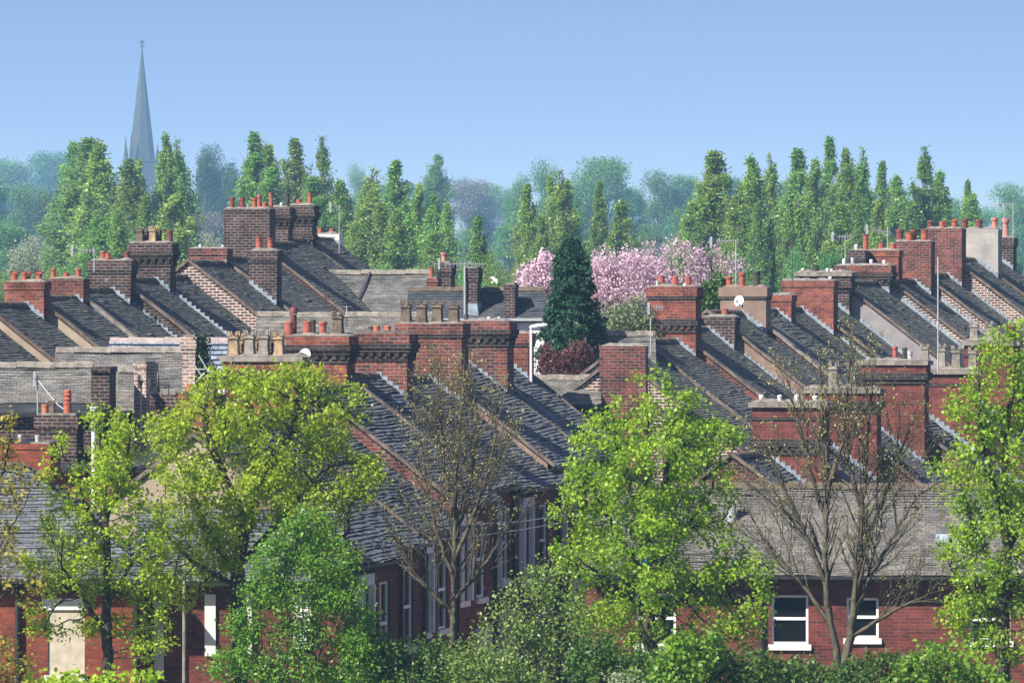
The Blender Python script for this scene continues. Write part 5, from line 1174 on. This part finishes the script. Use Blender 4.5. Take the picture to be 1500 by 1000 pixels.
FT = [
 (20, 225, 90, 620, 'a-far', 'hazy round tree on the skyline at the left edge'), (75, 212, 90, 640, 'b-far', 'hazy round tree on the skyline between the edge and the poplars'), (-20, 245, 80, 420, 'c-far', 'blue-green tree cut by the left edge'), (35, 262, 80, 420, 'd-far', 'rounded blue-green wood tree below the skyline at the left'), (75, 275, 70, 400, 'e-far_dark', 'darker rounded tree left of the bushy poplar'),
 (20, 318, 90, 340, 'a-far', 'mid green tree low at the left edge'), (55, 335, 85, 300, 'c-far_pale', 'white-flowering willow low at the left'), (10, 368, 80, 280, 'd-far_lime', 'lime green tree behind the cowled red pots'), (70, 375, 80, 270, 'b-far_lime', 'lime green tree behind the three short red pots'), (115, 385, 60, 262, 'e-far', 'green tree behind the aerial at the crumbling chimney'),
 (315, 204, 62, 440, 'f-far_dark', 'dark tree with a high rounded top right of the spire'), (296, 225, 52, 430, 'g-far_dark', 'dark tree at the left shoulder of the high rounded one'), (338, 235, 46, 430, 'h-far_dark', 'dark tree at the right shoulder of the high rounded one'), (300, 300, 70, 400, 'b-far_brown', 'brownish bare-twigged tree behind the potless flat-topped chimney'), (310, 330, 70, 300, 'c-far_pale', 'pale green tree left of the widest chimney block'), (270, 340, 60, 290, 'd-far_pale', 'pale leafy tree right of the corbelled black chimney'),
 (516, 238, 46, 520, 'e-far', 'hazy pale tree behind the poplars right of the white chimney'), (605, 262, 60, 560, 'a-far', 'hazy tree between the tallest long-roof poplar and the round-topped one'), (560, 262, 60, 540, 'b-far', 'hazy tree glimpsed between two long-roof poplars'),
 (690, 252, 70, 520, 'b-far_brown', 'grey hazy tree with thin crown left of centre'), (720, 262, 60, 540, 'c-far', 'hazy rounded tree in the centre gap'), (745, 270, 50, 560, 'd-far_brown', 'brownish hazy tree at the centre gap'), (695, 300, 50, 420, 'g-far_dark', 'dark blue tree low in the centre gap'), (740, 320, 60, 380, 'a-far', 'mid green tree low in the centre gap'), (690, 330, 60, 400, 'c-far', 'green tree low behind the small poplar'),
 (788, 232, 72, 400, 'e-far', 'tall bluish tree left of the big round one'), (760, 248, 44, 410, 'f-far', 'bluish tree at the left of the tall bluish one'), (880, 219, 92, 420, 'h-far', 'biggest round-crowned tree on the centre skyline'), (835, 262, 60, 430, 'a-far', 'tree below the left side of the biggest round crown'), (925, 268, 60, 430, 'c-far', 'tree below the right side of the biggest round crown'),
 (965, 243, 62, 430, 'd-far', 'tree left of a pair right of the biggest round crown'), (1003, 248, 58, 430, 'b-far', 'tree right of a pair right of the biggest round crown'), (985, 300, 80, 380, 'e-far', 'tree below the pair on the skyline'), (940, 320, 80, 360, 'g-far', 'tree behind the top of the deep pink cherry'), (980, 332, 60, 290, 'f-far_pale', 'silvery tree above the pale pink cherry'), (945, 338, 44, 280, 'a-far_pale', 'silvery tree directly behind the deep pink cherry'),
 (1070, 250, 50, 420, 'h-far', 'hazy tree behind the gap between two poplars right of the free-standing one'), (1150, 258, 60, 420, 'b-far', 'hazy tree behind the slim poplar on the right'), (1310, 262, 60, 420, 'c-far', 'hazy tree behind the low gap poplar'), (1480, 262, 70, 430, 'd-far', 'hazy round tree at the right edge of the skyline'), (1450, 300, 60, 420, 'e-far', 'hazy tree low between the twin-topped poplar and the right edge'), (1505, 290, 70, 400, 'a-far', 'hazy tree cut by the right edge'), (1040, 262, 60, 400, 'e-far', 'hazy tree filling behind the free-standing poplar'), (1112, 264, 60, 410, 'd-far', 'hazy tree between the poplars above the brown and narrow red chimneys'), (1195, 256, 64, 410, 'h-far', 'hazy tree behind the thin poplar of the right hand line'), (1252, 262, 60, 400, 'a-far', 'hazy tree behind the poplar above the corbelled purple chimney'), (1395, 282, 60, 400, 'c-far', 'hazy tree right of the triple-topped poplar'), (1240, 300, 90, 330, 'b-far', 'green wood tree filling low behind the right hand poplars'), (1330, 300, 90, 330, 'e-far', 'green wood tree filling low behind the triple-topped poplar'), (1120, 305, 90, 330, 'g-far', 'green wood tree filling low behind the slim poplars'), (560, 300, 90, 330, 'd-far', 'green wood tree filling low behind the long-roof poplars'), (460, 290, 80, 330, 'a-far', 'green wood tree filling low behind the white chimney poplars'), (820, 290, 80, 330, 'h-far', 'green wood tree filling low behind the conifer poplars'),
 (1420, 310, 50, 380, 'f-far', 'hazy tree behind the two-tone pots near the right edge'), (1478, 350, 50, 300, 'g-far', 'green tree behind the pink pots at the right edge'),
 (720, 362, 50, 258, 'a-far_lime', 'fresh lime green tree behind the small white bird'), (750, 372, 44, 252, 'b-far_lime', 'lime green tree between the white bird and the left pink cherry'), (690, 378, 44, 250, 'c-far', 'low green tree behind the dark banded stack'), (660, 392, 40, 246, 'd-far', 'low green tree behind the dull red pot'), (1090, 360, 60, 250, 'e-far', 'low green tree behind the brown rendered chimney pots'), (1160, 350, 60, 252, 'g-far', 'low green tree behind the thin dark aerial mast'),
 (1220, 352, 60, 250, 'h-far', 'low green tree behind the slab-topped chimney'), (1300, 350, 60, 252, 'b-far', 'low green tree behind the orange pots on the right'), (1360, 340, 60, 258, 'c-far', 'low green tree behind the four short pots'), (1420, 345, 60, 262, 'd-far_lime', 'fresh green tree behind the grey rendered chimney'), (870, 345, 50, 256, 'a-far', 'low green tree right behind the conifer tip'), (500, 370, 60, 250, 'e-far', 'low green tree behind the white rendered chimney'), (570, 378, 60, 248, 'f-far', 'low green tree behind the middle of the long roof'), (620, 372, 50, 248, 'h-far', 'low green tree behind the right end of the long roof'), (245, 372, 60, 252, 'g-far', 'low green tree behind the corbelled black chimney'), (160, 368, 60, 256, 'a-far', 'low green tree behind the crumbling chimney pots'), (1040, 372, 50, 240, 'b-far', 'low green tree under the pale pink blossom'), (800, 372, 50, 245, 'c-far', 'low green tree behind the left pink cherry'),
]
for px, yt, w_, d, v, lb in FT: far_tree(lb, px, yt, w_*1.35, d, v, GW, 'woodland_tree', len(lb) % 2 == 0)

# ------------------------------------------------------------------ church
def church():
    d = 2050.0; s = d/F; base = W(208, 420, d); g = gz(base.x, base.y); root = empty('church', (base.x, base.y, g), R(14)); tag(root, 'distant stone church with a tall tapering spire and a small corner pinnacle', 'church')
    zz = lambda py: zat(py, d) - g
    hw = 18.5*s; z1 = zz(234); mb = MB(); mb.box(-hw, hw, -hw, hw, 0, z1-.6); mb.box(-hw-.35, hw+.35, -hw-.35, hw+.35, z1-.6, z1)
    for sx in (-1, 1):
        for sy in (-1, 1): mb.box(sx*hw-.8, sx*hw+.8, sy*hw-.8, sy*hw+.8, 0, z1-3)
    mb.build('tower', M['church'], root)
    top = zz(70); mb = MB(); R0 = 20.0*s; bands = [(0, 1.0), (.06, .93), (.40, .60), (.405, .62), (.415, .585), (.66, .34), (.665, .36), (.675, .325), (1.0, .02)]
    mb.lathe(0, 0, [(R0*r, z1 + (top-z1)*t) for t, r in bands], 8, 0, math.pi/8); mb.build('spire', M['church'], root)
    mb = MB(); mb.tube([(0, 0, top-.5), (0, 0, zz(58))], .3, 6); mb.box(-.9, .9, -.2, .2, zz(63), zz(63)+.5); mb.lathe(0, 0, [(0, top-.2), (.7, top+.5), (0, top+1.2)], 8); mb.build('weathercock', M['dark_metal'], root)
    for k in range(4):                       # lucarnes
        a = k*math.pi/2; mb = MB(); c = Vector((math.cos(a), math.sin(a), 0)); t = Vector((-c.y, c.x, 0)); b = c*R0*.72 + Vector((0, 0, z1+.3)); w = 1.3
        P = [b - t*w, b + t*w, b + t*w + Z*4.0, b + Z*7.5, b - t*w + Z*4.0]; q = [p - c*R0*.5 for p in P]
        mb.face(P); mb.face([P[2], P[3], q[3], q[2]]); mb.face([P[3], P[4], q[4], q[3]]); mb.face([P[0], P[4], q[4], q[0]]); mb.face([P[1], P[2], q[2], q[1]]); mb.build('lucarne', M['church'], root)
    for sx, sy in ((-1, -1), (-1, 1), (1, -1), (1, 1)):
        mb = MB(); x, y = sx*(hw+.2), sy*(hw+.2); tt = 5.0 if (sx, sy) != (-1, -1) else 9.0
        mb.lathe(x, y, [(.7, z1-6), (.7, z1+tt*.35), (.9, z1+tt*.37), (.6, z1+tt*.42), (.05, z1+tt)], 4, 0, math.pi/4); mb.build('pinnacle', M['church'], root)
    x = W(182, 200, d).x - base.x; mb = MB(); ztp = zz(200); mb.lathe(x, -2, [(.75, 0), (.75, zz(236)), (1.0, zz(234)), (.62, zz(229)), (.42, zz(215)), (.05, ztp)], 6, 0, .3); mb.lathe(x, -2, [(.6, zz(228)), (.75, zz(226)), (.5, zz(222))], 6, 0, .3); mb.build('stair_turret', M['church'], root)
    mb = MB(); nl = 40; mb.face([(hw, -hw*.8, 0), (hw+nl, -hw*.8, 0), (hw+nl, -hw*.8, z1*.45), (hw, -hw*.8, z1*.45)]); mb.face([(hw+nl, -hw*.8, 0), (hw+nl, hw*.8, 0), (hw+nl, hw*.8, z1*.45), (hw+nl, 0, z1*.72), (hw+nl, -hw*.8, z1*.45)])
    mb.face([(hw+nl, hw*.8, 0), (hw, hw*.8, 0), (hw, hw*.8, z1*.45), (hw+nl, hw*.8, z1*.45)]); mb.build('nave_wall', M['church'], root)
    mb = MB(); mb.face([(hw, -hw*.85, z1*.44), (hw+nl, -hw*.85, z1*.44), (hw+nl, 0, z1*.725), (hw, 0, z1*.725)]); mb.face([(hw+nl, hw*.85, z1*.44), (hw, hw*.85, z1*.44), (hw, 0, z1*.725), (hw+nl, 0, z1*.725)]); mb.build('nave_roof', M['slate_dark'], root)
church()

# ------------------------------------------------------------------ haze
mb = MB(); mb.box(-640, 640, -14, 2900, -1.4, 128.0)
m, nt, N, L = newmat('haze'); v = N.new('ShaderNodeVolumePrincipled'); v.inputs['Color'].default_value = (.32, .63, .97, 1); v.inputs['Density'].default_value = .0003; v.inputs['Anisotropy'].default_value = 0.0
o = N.new('ShaderNodeOutputMaterial'); L.new(v.outputs[0], o.inputs['Volume'])
hz = mb.build('haze', m); hz['kind'] = 'stuff'; hz['label'] = 'thin blue haze in the distance'
